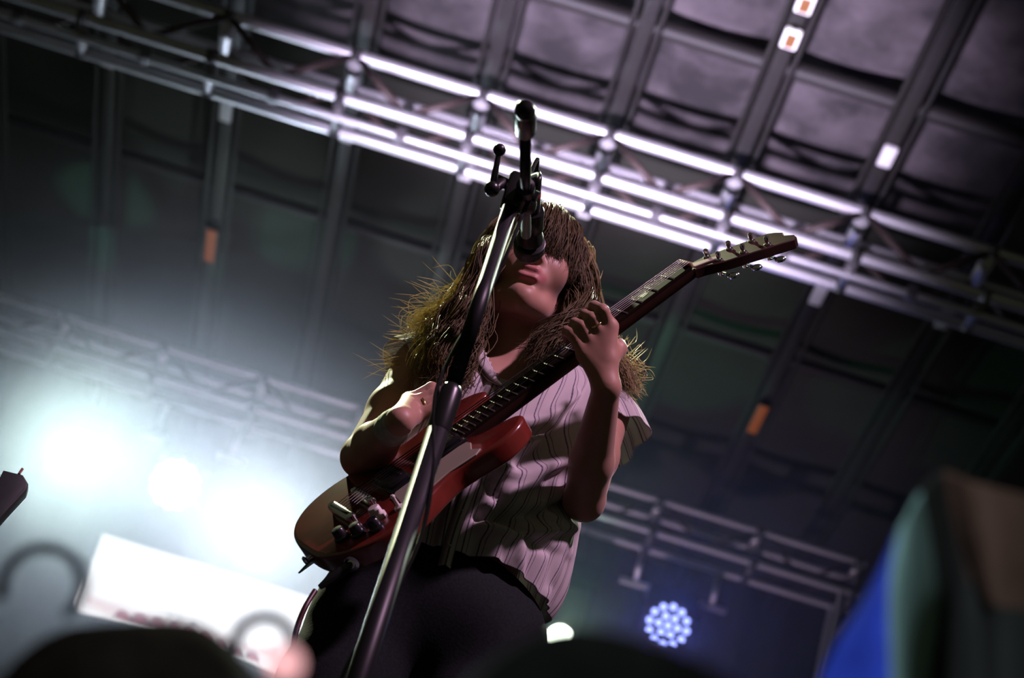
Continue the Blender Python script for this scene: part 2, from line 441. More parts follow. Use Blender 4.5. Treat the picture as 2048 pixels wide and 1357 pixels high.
def moving_head(px, py, label, lens_mat, energy, color, ang, target, row=-.0, beams=()):
    p = P(px, py, LY - .16); x, z = p.x, p.z
    t = empty('moving_head_light', (x, LY, Z0 + RH - .27), label, 'stage light', 'moving head lights under the rear truss')
    zt = hang(t, x, z, pipe=False); yoke(t, x, LY, zt, z, .11)
    aim = (Vector(target) - p).normalized(); F0 = frame(p, aim, (1, 0, 0))
    lathe('lamp_head', [(.05, -.30), (.09, -.28), (.10, -.15), (.085, -.05), (.10, .0), (.098, .01), (.085, .004)], M_black, t, F0, 28)
    lathe('lens', [(.08, .0), (.075, .018), (.05, .03), (.02, .034)], lens_mat, t, F0, 24)
    spot('head_beam', p + aim * .08, target, energy, color, ang, .7, .06)
    for (tg, e, c, a) in beams: spot('head_beam', p + aim * .08, tg, e, c, a, .5, .05)
    return p
M_led_w = emis('led_white', (.93, .96, 1.0), 6)
M_led_b = emis('led_blue', (.30, .36, 1.0), 3.5)
M_lens_t = emis('lens_teal_white', (.80, 1.0, .95), 60)
M_lens_g = emis('lens_green_white', (.85, 1.0, .80), 14)
SING = Vector((0.0, 3.3, 3.3))
wash_light(350, 970, 'white glowing round wash light left of the guitar', M_led_w, .034, 380, (.66, .80, 1.0), 120)
wash_light(1336, 1252, 'blue glowing round wash light right of the singer', M_led_b, .021, 45, (.12, .18, 1.0), 120)
pa = P(130, 912, LY - .16)
moving_head(130, 912, 'glaring teal white moving head at the far left of the rear truss', M_lens_t, 600, (.74, 1.0, .92), 40, SING + Vector((-.3, 0, 0)),
            beams=((pa + Vector((-.6, -1, 3.2)), 45, (.25, 1.0, .72), 24), (pa + Vector((1.6, -1.2, 2.6)), 60, (.25, 1.0, .70), 22), (pa + Vector((-2.5, -2, .3)), 40, (.3, .9, 1.0), 40)))
pb = P(512, 1092, LY - .16)
moving_head(512, 1092, 'glaring white moving head half hidden behind the guitar body', M_lens_t, 500, (.80, .93, 1.0), 50, SING + Vector((.2, 0, .1)),
            beams=((pb + Vector((.9, -1.4, 2.2)), 60, (.75, .95, 1.0), 34), (pb + Vector((-.8, -1.4, 1.8)), 50, (.75, 1.0, .95), 34)))
pc = P(1119, 1277, LY - .16)
moving_head(1119, 1277, 'small green white moving head low beside the singer', M_lens_g, 150, (.55, 1.0, .62), 16, SING + Vector((.6, 0, .2)),
            beams=((pc + Vector((.15, -1.0, 2.0)), 40, (.22, 1.0, .50), 50), (pc + Vector((1.4, -.8, 1.3)), 25, (.2, 1.0, .55), 34)))

# ------------------------------------------------------------------ video screen
SY = 15.2
a = P(206, 1075, SY); b = P(170, 1212, SY)
sx0, sz1, sz0 = a.x, a.z, P(330, 1277, SY).z; sx1 = sx0 + 2.75
scr = empty('video_screen', ((sx0 + sx1) / 2, SY, sz0), 'overexposed white video screen with pink scalloped drawing along its lower edge', 'screen')
M_scr = emis('screen_white', (1.0, .97, .98), 1.35)
M_scr_p = emis('screen_pink', (1.0, .16, .28), .55)
M_scr_w2 = emis('screen_blush', (1.0, .80, .80), 1.1)
M_scr_l = emis('screen_ink', (.04, .03, .12), .12)
def plate(name, pts, y, m, par):           # flat print on the screen face
    return mesh(name, [(x, y, z) for x, z in pts], [tuple(range(len(pts)))], m, par, False)
rc = .05; cz = [(sx0 + rc - rc * math.cos(t), sz0 + rc - rc * math.sin(t)) for t in np.linspace(0, math.pi / 2, 6)]
pts = [(sx0, sz1)] + cz + [(sx1, sz0), (sx1, sz1)]
pan = prism('screen_panel', [(x - sx0, z - sz0) for x, z in pts], 0, .05, M_scr, scr, Matrix.Translation((sx0, SY, sz0)) @ Matrix(((1, 0, 0, 0), (0, 0, -1, 0), (0, 1, 0, 0), (0, 0, 0, 1))))
box('screen_back', ((sx0 + sx1) / 2, SY + .05, (sz0 + sz1) / 2), (sx1 - sx0 + .02, .08, sz1 - sz0 + .02), M_black, scr, bev=.01)
for q_ in (.12, .5, .88): box('mount_arm', (sx0 + (sx1 - sx0) * q_, SY + .21, (sz0 + sz1) / 2), (.05, .26, .05), M_black, scr, bev=.006)
yf = SY - .053
def SPX(px, py): q = P(px, py, yf); return q.x, q.z
blush = [SPX(*q) for q in ((175, 1212), (170, 1190), (250, 1215), (330, 1240), (400, 1258), (470, 1285), (560, 1300), (555, 1320), (470, 1300), (330, 1262), (240, 1243))]
plate('screen_graphic', [(x, max(z, sz0 + .003)) for x, z in blush], yf, M_scr_w2, scr)
def scale_shape(cx, cy, w, h, lw=3.2):
    o_ = [SPX(cx - w / 2 + w * t + .3 * 0, cy + .31 * (w * t - w / 2) - h * abs(math.sin(math.pi * t)) ** .6) for t in np.linspace(0, 1, 12)]
    base = [SPX(cx + w / 2, cy + .31 * w / 2), SPX(cx - w / 2, cy - .31 * w / 2)]
    i_ = [SPX(cx - w / 2 + lw + (w - 2 * lw) * t, cy + .31 * (w * t - w / 2) - (h - lw) * abs(math.sin(math.pi * t)) ** .6) for t in np.linspace(0, 1, 12)]
    clampz = lambda L: [(x, max(z, sz0 + .002)) for x, z in L]
    plate('screen_graphic', clampz(i_), yf - .001, M_scr_p, scr)
    vv = [(x, yf - .002, z) for x, z in clampz(o_)] + [(x, yf - .002, z) for x, z in clampz(i_)]
    mesh('screen_graphic', vv, [(i, i + 1, 13 + i, 12 + i) for i in range(11)], M_scr_l, scr, False)
for (cx, cy, w, h) in ((246, 1243, 36, 22), (281, 1255, 40, 27), (316, 1266, 36, 29), (348, 1276, 30, 28), (378, 1285, 34, 26), (410, 1295, 34, 28), (440, 1304, 30, 22), (470, 1313, 28, 18), (505, 1323, 34, 20)):
    scale_shape(cx, cy, w, h)
def stroke(pl, w=2.5):
    n_ = len(pl); L = [SPX(x, y - w) for x, y in pl] + [SPX(x, y + w) for x, y in pl]
    mesh('screen_graphic', [(x, yf - .003, z) for x, z in L], [(i, i + 1, n_ + i + 1, n_ + i) for i in range(n_ - 1)], M_scr_l, scr, False)
for pl in (((330, 1220), (345, 1232), (336, 1246)), ((352, 1225), (362, 1240), (352, 1252)), ((372, 1200), (380, 1207), (398, 1203)), ((396, 1212), (402, 1220), (397, 1224)), ((420, 1245), (435, 1238), (448, 1243), (432, 1250)), ((378, 1258), (392, 1252), (380, 1250))):
    stroke(pl, 1.6)

# ------------------------------------------------------------------ haze filling the back of the stage
bm = bmesh.new(); bmesh.ops.create_cube(bm, size=1)
bmesh.ops.scale(bm, vec=(15, 4.1, 7.2), verts=bm.verts); bmesh.ops.translate(bm, vec=(0, 13.1, STAGE + 3.7), verts=bm.verts)
mh = bpy.data.materials.new('stage_haze'); mh.use_nodes = True; nt = mh.node_tree
for n_ in list(nt.nodes): nt.nodes.remove(n_)
vo = nt.nodes.new('ShaderNodeOutputMaterial'); vs = nt.nodes.new('ShaderNodeVolumeScatter')
vs.inputs['Color'].default_value = (.95, .97, 1.0, 1); vs.inputs['Density'].default_value = .045; vs.inputs['Anisotropy'].default_value = .25
nt.links.new(vs.outputs[0], vo.inputs['Volume'])
hz = from_bm('haze', bm, mh, None, False); tag(hz, 'pale stage haze hanging under the rear truss lights', 'haze', kind='stuff')
# thicker fog bank drifting in front of the left hand lamps
fc = P(320, 1000, 12.05); FR = Vector((2.6, 1.0, 1.6))
bm = bmesh.new(); bmesh.ops.create_icosphere(bm, subdivisions=4, radius=1)
mf = bpy.data.materials.new('fog_bank'); mf.use_nodes = True; nt = mf.node_tree
for n_ in list(nt.nodes): nt.nodes.remove(n_)
vo = nt.nodes.new('ShaderNodeOutputMaterial'); vs = nt.nodes.new('ShaderNodeVolumeScatter'); vs.inputs['Color'].default_value = (.95, .97, 1.0, 1); vs.inputs['Anisotropy'].default_value = .2
tc = nt.nodes.new('ShaderNodeTexCoord'); ln = nt.nodes.new('ShaderNodeVectorMath'); ln.operation = 'LENGTH'; nt.links.new(tc.outputs['Object'], ln.inputs[0])
mr = nt.nodes.new('ShaderNodeMapRange'); mr.interpolation_type = 'SMOOTHSTEP'; mr.inputs['From Min'].default_value = 1.0; mr.inputs['From Max'].default_value = .15; mr.inputs['To Min'].default_value = 0; mr.inputs['To Max'].default_value = .5
nt.links.new(ln.outputs['Value'], mr.inputs['Value'])
nz = nt.nodes.new('ShaderNodeTexNoise'); nz.inputs['Scale'].default_value = 2.2; nz.inputs['Detail'].default_value = 2; nt.links.new(tc.outputs['Object'], nz.inputs['Vector'])
mm = nt.nodes.new('ShaderNodeMath'); mm.operation = 'MULTIPLY_ADD'; mm.inputs[1].default_value = 1.2; mm.inputs[2].default_value = .4; nt.links.new(nz.outputs['Fac'], mm.inputs[0])
m2 = nt.nodes.new('ShaderNodeMath'); m2.operation = 'MULTIPLY'; nt.links.new(mm.outputs[0], m2.inputs[0]); nt.links.new(mr.outputs['Result'], m2.inputs[1])
nt.links.new(m2.outputs[0], vs.inputs['Density']); nt.links.new(vs.outputs[0], vo.inputs['Volume'])
fb_ = from_bm('fog_bank', bm, mf, None, True); fb_.location = fc; fb_.scale = FR
tag(fb_, 'thick bright fog drifting in front of the left hand lamps', 'fog', kind='stuff')
#MARK_PERFORMER
# ================================================================== ELECTRIC GUITAR (frame solved from bridge and nut)
Bp = P(726, 992, 3.20); best = min(np.arange(2.95, 3.3, .0005), key=lambda y: abs((P(1367, 525, y) - Bp).length - .629))
Np = P(1367, 525, best); ga = (Np - Bp).normalized(); gV = ((Bp + Np) / 2 - CAM).normalized()
gq = gV.cross(ga).normalized()
if gq.x < 0: gq = -gq
gp = ga.cross(gq).normalized()
if gp.dot(gV) < 0: gp = -gp
gs = .36; gy = -(gq * gs - gp * math.sqrt(1 - gs * gs)); gm = ga.cross(gy).normalized()
GM = Matrix((ga, gy, gm)).transposed().to_4x4(); GM.translation = Bp
def G(x, y, z): return GM @ Vector((x, y, z))
def gn(x, y, z): return np.array(G(x, y, z))

M_cherry = mat('cherry_lacquer', (.17, .022, .016), .22, scale=14, var=.35, coat=.6)
M_neckw = mat('dark_mahogany', (.035, .012, .008), .6, scale=30, var=.3, spec=.15)
M_board = mat('rosewood_board', (.014, .008, .005), .8, scale=60, var=.3, spec=.05)
M_fret = mat('nickel_fret', (.16, .15, .12), .7, .3, spec=.2)
M_chrome = mat('chrome', (.70, .70, .72), .15, 1.0, var=.03)
M_guard = mat('aged_pickguard', (.42, .37, .29), .45, scale=12, var=.06)
M_cream = mat('cream_knob', (.75, .68, .64), .4)
M_bone = mat('bone_nut', (.55, .40, .24), .4)
M_pk = mat('black_plastic', (.015, .015, .017), .25)
M_string = mat('steel_string', (.14, .13, .12), .45, .8)

gt = empty('electric_guitar', Bp, 'cherry red double horned electric guitar held by the singer', 'guitar', rot=GM)
bass = [(-.118, 0), (-.117, .04), (-.108, .08), (-.09, .112), (-.06, .136), (-.02, .147), (.02, .143), (.06, .128), (.095, .114), (.13, .110), (.165, .117), (.195, .124), (.225, .123), (.25, .112), (.268, .092), (.266, .078), (.25, .070), (.225, .062), (.205, .052), (.192, .038), (.186, .024)]
treb = [(.178, -.024), (.184, -.036), (.196, -.048), (.215, -.056), (.236, -.064), (.25, -.074), (.254, -.088), (.238, -.108), (.212, -.120), (.185, -.122), (.155, -.115), (.12, -.108), (.09, -.113), (.055, -.128), (.015, -.143), (-.025, -.147), (-.065, -.136), (-.092, -.112), (-.11, -.08), (-.117, -.04)]
def smooth_loop(pts, n):
    P2 = [np.array(p) for p in pts]; k = len(P2); out = []
    for i in range(n):
        t = i / n * k; j = int(t); u = t - j
        p0, p1, p2, p3 = P2[(j - 1) % k], P2[j % k], P2[(j + 1) % k], P2[(j + 2) % k]
        out.append(tuple(.5 * ((2 * p1) + (-p0 + p2) * u + (2 * p0 - 5 * p1 + 4 * p2 - p3) * u * u + (-p0 + 3 * p1 - 3 * p2 + p3) * u ** 3)))
    return out
prism('body', smooth_loop(bass + treb, 120), -.047, -.011, M_cherry, gt, GM, bev=.007, seg=4)
guard = [(.022, -.118), (.03, -.05), (.036, -.044), (.10, -.044), (.155, -.046), (.168, -.05), (.170, -.062), (.160, -.085), (.168, -.104), (.155, -.112), (.11, -.104), (.07, -.112)]
prism('pickguard', guard, -.0115, -.0085, M_guard, gt, GM, bev=.0008, seg=1)
# neck, board, frets
nv = []; nf = []; S = 14; NX = 20
for i in range(NX):
    x = .165 + (.632 - .165) * i / (NX - 1); hw = .0215 + (.0275 - .0215) * (.629 - x) / .46; th = .021 + .004 * (.629 - x) / .46 + (.016 * max(0, (.24 - x) / .08))
    for k in range(S):
        a_ = math.pi * k / (S - 1); nv.append(G(x, hw * math.cos(a_), -.0105 - th * abs(math.sin(a_)) ** .8))
for i in range(NX - 1):
    for k in range(S - 1): nf.append((i * S + k, (i + 1) * S + k, (i + 1) * S + k + 1, i * S + k + 1))
    nf.append((i * S + S - 1, (i + 1) * S + S - 1, (i + 1) * S, i * S))
nf += [tuple(range(S)), tuple(range(NX * S - 1, (NX - 1) * S - 1, -1))]
angle_smooth(mesh('neck', nv, nf, M_neckw, gt), 60)
fb = prism('fretboard', [(.168, .0285), (.629, .0215), (.629, -.0215), (.168, -.0285)], -.0105, -.0045, M_board, gt, GM, bev=.001, seg=1)
for n_ in range(1, 23):
    x = .629 / 2 ** (n_ / 12); hw = .0213 + (.0285 - .0215) * (.629 - x) / .461
    rod('fret', G(x, hw, -.0045), G(x, -hw, -.0045), .0013, M_fret, fb, 6)
for n_ in (3, 5, 7, 9, 12, 15, 17, 19, 21):
    x = .629 / 2 ** (n_ / 12) * (1 + 2 ** (1 / 12)) / 2; hw = .008
    prism('inlay', [(x - .006, hw), (x + .006, hw * .8), (x + .006, -hw * .8), (x - .006, -hw)], -.0046, -.0043, mat('dull_inlay', (.10, .085, .06), .6, spec=.2), fb, GM)
box('nut', (.631, 0, -.004), (.0055, .043, .009), M_bone, gt, GM, bev=.001)
# headstock tilted back 17 degrees, flared open book
HM = GM @ Matrix.Translation((.632, 0, -.012)) @ Matrix.Rotation(math.radians(17), 4, 'Y')
hs = [(0, .0215), (.02, .023), (.045, .034), (.10, .038), (.15, .043), (.170, .044), (.180, .034), (.186, .018), (.178, .004), (.175, 0)]
hs = hs + [(x, -y) for x, y in hs[-2::-1]]
hd = prism('headstock', hs, -.016, 0, M_neckw, gt, HM, bev=.0015, seg=1)
prism('truss_rod_cover', [(.006, .011), (.05, .006), (.056, 0), (.05, -.006), (.006, -.011)], 0, .002, M_guard, hd, HM, bev=.0005, seg=1)
for i, x in enumerate((.045, .088, .131)):
    for s in (1, -1):
        y0 = s * (.020 + .003 * i); T = HM @ Matrix.Translation((x, y0, 0))
        tn = lathe('tuner', [(.0055, -.024), (.0055, -.016), (.0032, -.016), (.0032, .006), (.0042, .008), (.0042, .013), (.002, .015)], M_chrome, gt, T, 12)
        rod('tuner_shaft', HM @ Vector((x, y0, -.02)), HM @ Vector((x, s * .052, -.02)), .0025, M_chrome, tn, 8)
        lathe('tuner_button', [(.003, -.008), (.0075, -.005), (.009, 0), (.0075, .005), (.003, .008)], M_chrome, tn, HM @ Matrix.Translation((x, s * .058, -.02)) @ Matrix.Rotation(math.pi / 2, 4, 'Y') @ Matrix.Diagonal((.55, 1, 1.1, 1)), 12)
        lathe('tuner_bushing', [(.0062, 0), (.0062, .002), (.005, .003)], M_chrome, tn, T, 12)
# pickups, bridge, tailpiece, knobs
for x in (.052, .150):
    pr = box('pickup_ring', (x, 0, -.009), (.046, .088, .006), M_pk, gt, GM, bev=.002)
    pu = box('pickup', (x, 0, -.003), (.036, .068, .012), M_pk, gt, GM, bev=.003)
    for k in range(6):
        lathe('pole_screw', [(.0026, 0), (.0026, .0012), (.001, .0016)], M_chrome, pu, GM @ Matrix.Translation((x + .009, -.025 + .01 * k, .003)), 8)
    for sy in (-1, 1): lathe('ring_screw', [(.0028, 0), (.0024, .0015), (.001, .002)], M_chrome, pr, GM @ Matrix.Translation((x + .018, sy * .040, -.006)), 8)
br = box('bridge', (0, 0, -.002), (.014, .082, .010), M_chrome, gt, GM, bev=.003)
for k in range(6): box('saddle', (0, -.025 + .01 * k, .0035), (.009, .007, .004), M_chrome, br, GM, bev=.001)
for sy in (-1, 1): lathe('bridge_post', [(.0055, -.012), (.0055, .004), (.003, .006)], M_chrome, br, GM @ Matrix.Translation((0, sy * .037, 0)), 12)
tp = box('tailpiece', (-.040, 0, -.001), (.016, .092, .012), M_chrome, gt, GM, bev=.005, seg=3)
for sy in (-1, 1): lathe('tailpiece_stud', [(.007, -.012), (.007, .003), (.005, .005)], M_chrome, tp, GM @ Matrix.Translation((-.04, sy * .041, 0)), 12)
for (x, y, m_) in ((-.012, -.082, M_cream), (-.052, -.092, M_pk), (-.030, -.116, M_pk), (-.072, -.066, M_pk)):
    lathe('knob', [(.0125, -.011), (.0125, -.006), (.010, -.004), (.0095, .006), (.008, .008), (.002, .0085)], m_, gt, GM @ Matrix.Translation((x, y, 0)), 18)
lathe('toggle_switch', [(.008, -.011), (.008, -.008), (.003, -.006), (.0025, .006), (.004, .010), (.002, .013)], M_cream, gt, GM @ Matrix.Translation((.018, -.100, 0)), 12)
for k in range(6):
    y0 = -.025 + .01 * k; y1 = -.0175 + .007 * k
    rod('string', G(-.04, y0, .004), G(0, y0, .006), .0005, M_string, gt, 5)
    rod('string', G(0, y0, .006), G(.632, y1, .0012), .0005 + .0001 * k, M_string, gt, 5)
lathe('strap_button', [(.004, 0), (.004, .006), (.008, .009), (.006, .012)], M_chrome, gt, GM @ Matrix.Translation((-.117, 0, -.03)) @ Matrix.Rotation(-math.pi / 2, 4, 'Y'), 12)
lathe('output_jack', [(.012, -.002), (.012, .002), (.007, .003), (.006, .006)], M_chrome, gt, GM @ Matrix.Translation((-.088, -.118, -.029)) @ frame((0, 0, 0), (-.72, -.69, 0)), 14)
# strap: from the heel button up over the far shoulder and down the back to the tail button
M_strap = mat('dark_woven_strap', (.03, .018, .012), .8, scale=80)

# ------------------------------------------------------------------ guitar lead
jk = G(-.088, -.118, -.029); jd = (GM.to_3x3() @ Vector((-.72, -.69, 0))).normalized()
ca = empty('guitar_cable', jk, 'thin guitar lead with a black plug hanging from the guitar body', 'cable')
pe = P(628, 1184, 3.16)
dj = (pe - jk).normalized()
lathe('plug', [(.0035, 0), (.0035, .004), (.008, .005), (.008, .034), (.0055, .046), (.004, .056)], M_pk, ca, frame(jk + dj * .004, dj), 14)
M_cab = mat('red_black_cable', (.05, .008, .010), .4, scale=20)
cpts = [pe - dj * .002, P(612, 1212, 3.15), P(598, 1245, 3.15), P(587, 1290, 3.15), P(578, 1357, 3.16), P(565, 1480, 3.17), P(550, 1700, 3.18)]
endp = cpts[-1].copy(); cpts += [Vector((endp.x - .02, 3.15, STAGE + .12)), Vector((endp.x - .08, 3.05, STAGE + .008)), Vector((endp.x - .05, 3.7, STAGE + .008)), Vector((endp.x + .1, 5.2, STAGE + .008))]
tube('lead', [Vector(q) for q in spline([tuple(c) for c in cpts], 60)], .0042, M_cab, ca, 8)

# ================================================================== SINGER
n3 = lambda p: np.array(p, float)
chin = P(1041, 603, 3.27); HC = Vector((chin.x, chin.y + .075, chin.z + .105))
yaw = math.radians(0)
def HL(x, y, z):            # head local: x picture-right, y towards the camera, z up
    return n3((HC.x + x * math.cos(yaw) - y * math.sin(yaw) * -1, HC.y - y * math.cos(yaw) + x * math.sin(yaw), HC.z + z))
neckb = n3(P(1026, 728, 3.41)); shL = n3(P(842, 738, 3.41)); shR = n3(P(1204, 826, 3.42))
elL = n3(P(724, 915, 3.30)); wrL = n3(P(800, 842, 3.10))
elR = n3(P(1168, 1002, 3.31)); wrR = n3(P(1213, 775, 3.10))
chest = n3(P(985, 870, 3.42)); waist = n3(P(918, 1060, 3.42)); hips = n3(P(872, 1225, 3.41))
footz = STAGE + .02
hipL = hips + np.array([-.085, 0, -.03]); hipR = hips + np.array([.085, 0, -.03])
knL = np.array([hipL[0] - .06, 3.36, STAGE + .47]); knR = np.array([hipR[0] + .05, 3.37, STAGE + .47])
anL = np.array([hipL[0] - .10, 3.45, STAGE + .085]); anR = np.array([hipR[0] + .07, 3.45, STAGE + .085])

def sculpt_body():
    s = Sculpt((-.42, 2.96, STAGE), (.40, 3.66, HC.z + .15), .0038)
    X, Y, Z = np.array([1, 0, 0]), np.array([0, 1, 0]), np.array([0, 0, 1])
    # torso
    s.ell(chest + (0, 0, .02), (.135, .085, .15), .05); s.ell(waist, (.115, .080, .13), .05); s.ell(hips, (.150, .105, .11), .05)
    s.cap(neckb + (0, .01, -.09), shL + (.01, 0, 0), .06, .05, .04); s.cap(neckb + (0, .02, -.09), shR + (-.01, .01, -.01), .055, .046, .04)
    s.ell(chest + (-.06, -.045, .03), (.055, .048, .055), .04); s.ell(chest + (.06, -.045, .03), (.055, .048, .055), .04)
    for h_, k_, a_ in ((hipL, knL, anL), (hipR, knR, anR)):
        s.chain([h_, (h_ * .6 + k_ * .4), k_, k_ * .65 + a_ * .35, a_], [.085, .075, .052, .052, .036], .03)
        s.cap(a_, a_ + (0, .02, -.045), .036, .03, .02); s.chain([a_ + (0, .02, -.05), a_ + (0, -.1, -.058), a_ + (0, -.16, -.062)], [.03, .032, .022], .02)
    # neck
    s.cap(HL(0, -.02, -.07), neckb, .050, .056, .03); s.cap(neckb, neckb + (0, .01, -.06), .058, .075, .03)
    s.cap(HL(.035, -.02, -.07), neckb + (.012, -.05, -.015), .014, .011, .016); s.cap(HL(-.035, -.02, -.07), neckb + (-.012, -.05, -.015), .014, .011, .016)
    # head
    s.ell(HL(0, -.022, .035), (.072, .090, .080), .02); s.ell(HL(0, .028, -.012), (.060, .062, .082), .02)
    for sg in (-1, 1):
        s.chain([HL(sg * .060, -.02, -.025), HL(sg * .053, .0, -.062), HL(sg * .03, .045, -.088), HL(0, .066, -.094)], [.014, .016, .016, .018], .022)
        s.ell(HL(sg * .036, .056, -.018), (.026, .024, .026), .02)
        s.cap(HL(sg * .022, .082, .030), HL(sg * .05, .064, .028), .009, .008, .012)      # brow
        s.ell(HL(sg * .031, .088, .008), (.016, .012, .011), .01, cut=True)
        s.ell(HL(sg * .031, .071, .008), (.0135, .0125, .0115), .004)                      # closed lid
        s.ell(HL(sg * .074, -.012, -.008), (.008, .020, .031), .006); s.ell(HL(sg * .074, .002, -.030), (.007, .009, .011), .006)
        s.ell(HL(sg * .011, .093, -.027), (.0075, .009, .0065), .006)                      # nostril wing
    s.ell(HL(0, .071, -.088), (.018, .016, .016), .014)
    s.chain([HL(0, .085, .022), HL(0, .098, -.005), HL(0, .106, -.022)], [.008, .0085, .0105], .010)
    for sg in (-1, 1): s.ell(HL(sg * .006, .100, -.034), (.0032, .005, .004), .003, cut=True)
    s.ell(HL(0, .074, -.052), (.030, .018, .022), .014)
    up_l = [HL(-.024, .080, -.053), HL(-.010, .0915, -.0475), HL(0, .0925, -.049), HL(.010, .0915, -.0475), HL(.024, .080, -.053)]
    lo_l = [HL(-.022, .079, -.0575), HL(-.010, .0895, -.0640), HL(.010, .0895, -.0640), HL(.022, .079, -.0575)]
    s.chain(up_l, [.003, .0052, .0048, .0052, .003], .004); s.chain(lo_l, [.003, .0062, .0062, .003], .004)
    s.chain([HL(-.018, .090, -.0560), HL(0, .099, -.0558), HL(.018, .090, -.0560)], [.002, .0035, .002], .003) if False else None
    s.cap(HL(-.017, .0985, -.0558), HL(.017, .0985, -.0558), .0048, .0048, .004, cut=True)  # parted mouth
    s.ell(HL(0, .092, -.074), (.016, .007, .006), .008, cut=True)
    # arms
    s.chain([shL, shL * .5 + elL * .5, elL], [.046, .039, .032], .02); s.chain([elL, elL * .65 + wrL * .35, wrL], [.032, .034, .0215], .012)
    s.chain([shR, shR * .5 + elR * .5, elR], [.046, .039, .032], .02); s.chain([elR, elR * .65 + wrR * .35, wrR], [.032, .034, .0215], .012)
    # picking hand: back of hand over the strings
    kn = [gn(.142 + .0165 * i * .35, .062 - .019 * i, .074 - .003 * i) for i in range(4)]     # index .. little (towards treble)
    kn = [gn(.148, .050, .062), gn(.144, .032, .064), gn(.137, .014, .061), gn(.128, -.002, .054)]
    for i, q in enumerate(kn): s.cap(wrL * .85 + kn[i] * .15, q, .017, .0125, .008)
    s.cap(kn[0], kn[3], .0125, .0115, .008)
    for i, q in enumerate(kn):
        u = .150 - .006 * i; y0 = .052 - .018 * i
        p1 = gn(u + .038, y0 - .008, .060 - .004 * i); p2 = gn(u + .047, y0 - .024, .040); p3 = gn(u + .032, y0 - .032, .026)
        s.chain([q, p1, p2, p3], [.0102, .0092, .0084, .0070], .0035)
    s.chain([wrL * .6 + kn[0] * .4, gn(.136, .058, .046), gn(.164, .048, .034), gn(.184, .034, .024)], [.014, .012, .0098, .0078], .005)
    # fretting hand: palm under the neck, fingers curled over the board
    us = [.456, .436, .416, .398]
    kn = [gn(us[i], -.047, .004 - .004 * i) for i in range(4)]
    for i, q in enumerate(kn): s.cap(wrR, q, .0185, .0125, .008)
    s.cap(kn[0], kn[3], .0125, .0115, .008)
    tips = [(.005, .012, .0095), (-.002, .012, .0095), (.006, .012, .0095), (-.010, .022, .0095)]
    for i, q in enumerate(kn):
        bend = [.033, .031, .029, .026][i]
        p1 = gn(us[i] + .003, -.048 + .004 * i, bend); p2 = gn(us[i] + .002, -.022, bend + .004); p3 = gn(us[i], tips[i][0] + .002, .014)
        s.chain([q, p1, p2, p3], [.0105, .0094, .0086, .0072], .0035)
    s.chain([wrR * .55 + kn[0] * .45, gn(.452, -.040, -.036), gn(.466, -.006, -.046), gn(.470, .026, -.036)], [.016, .0135, .011, .009], .006)
    V, Q = s.mesh(); V = relax(V, Q, 2, .35)
    return V, Q, np.concatenate([up_l, lo_l])

def skin_material():
    m = bpy.data.materials.new('skin'); m.use_nodes = True; nt = m.node_tree; b = nt.nodes['Principled BSDF']
    at = nt.nodes.new('ShaderNodeAttribute'); at.attribute_name = 'lip'
    tc = nt.nodes.new('ShaderNodeTexCoord'); nz = nt.nodes.new('ShaderNodeTexNoise'); nz.inputs['Scale'].default_value = 45
    nt.links.new(tc.outputs['Object'], nz.inputs['Vector'])
    r1 = nt.nodes.new('ShaderNodeValToRGB'); r1.color_ramp.elements[0].color = (.42, .215, .15, 1); r1.color_ramp.elements[1].color = (.50, .27, .195, 1)
    nt.links.new(nz.outputs['Fac'], r1.inputs['Fac'])
    mx = nt.nodes.new('ShaderNodeMix'); mx.data_type = 'RGBA'; mx.inputs['B'].default_value = (.48, .17, .16, 1)
    nt.links.new(at.outputs['Fac'], mx.inputs['Factor']); nt.links.new(r1.outputs['Color'], mx.inputs['A']); nt.links.new(mx.outputs['Result'], b.inputs['Base Color'])
    b.inputs['Roughness'].default_value = .48; b.inputs['Specular IOR Level'].default_value = .4
    b.inputs['Sheen Weight'].default_value = .15
    return m
M_skin = skin_material()
singer = empty('person', ((hips[0]), 3.42, STAGE), 'long haired singer in a striped short sleeved shirt playing a red guitar at the microphone', 'person')
V, Q, lips = sculpt_body()
body = np_mesh('body', V, Q, M_skin, singer)
dl = np.min(np.linalg.norm(V[:, None, :] - lips[None, ::1, :], axis=2), axis=1) if len(V) < 1 else None
near = np.linalg.norm(V - HL(0, .09, -.055), axis=1) < .05
lipv = np.zeros(len(V)); Vn = V[near]
dd = np.linalg.norm(Vn[:, None, :] - np.concatenate([np.linspace(lips[i], lips[i + 1], 8) for i in (0, 1, 2, 3, 5, 6, 7)])[None], axis=2).min(1)
lipv[near] = np.clip((.0085 - dd) / .003, 0, 1)
at = body.data.attributes.new('lip', 'FLOAT', 'POINT'); at.data.foreach_set('value', lipv.astype(np.float32))

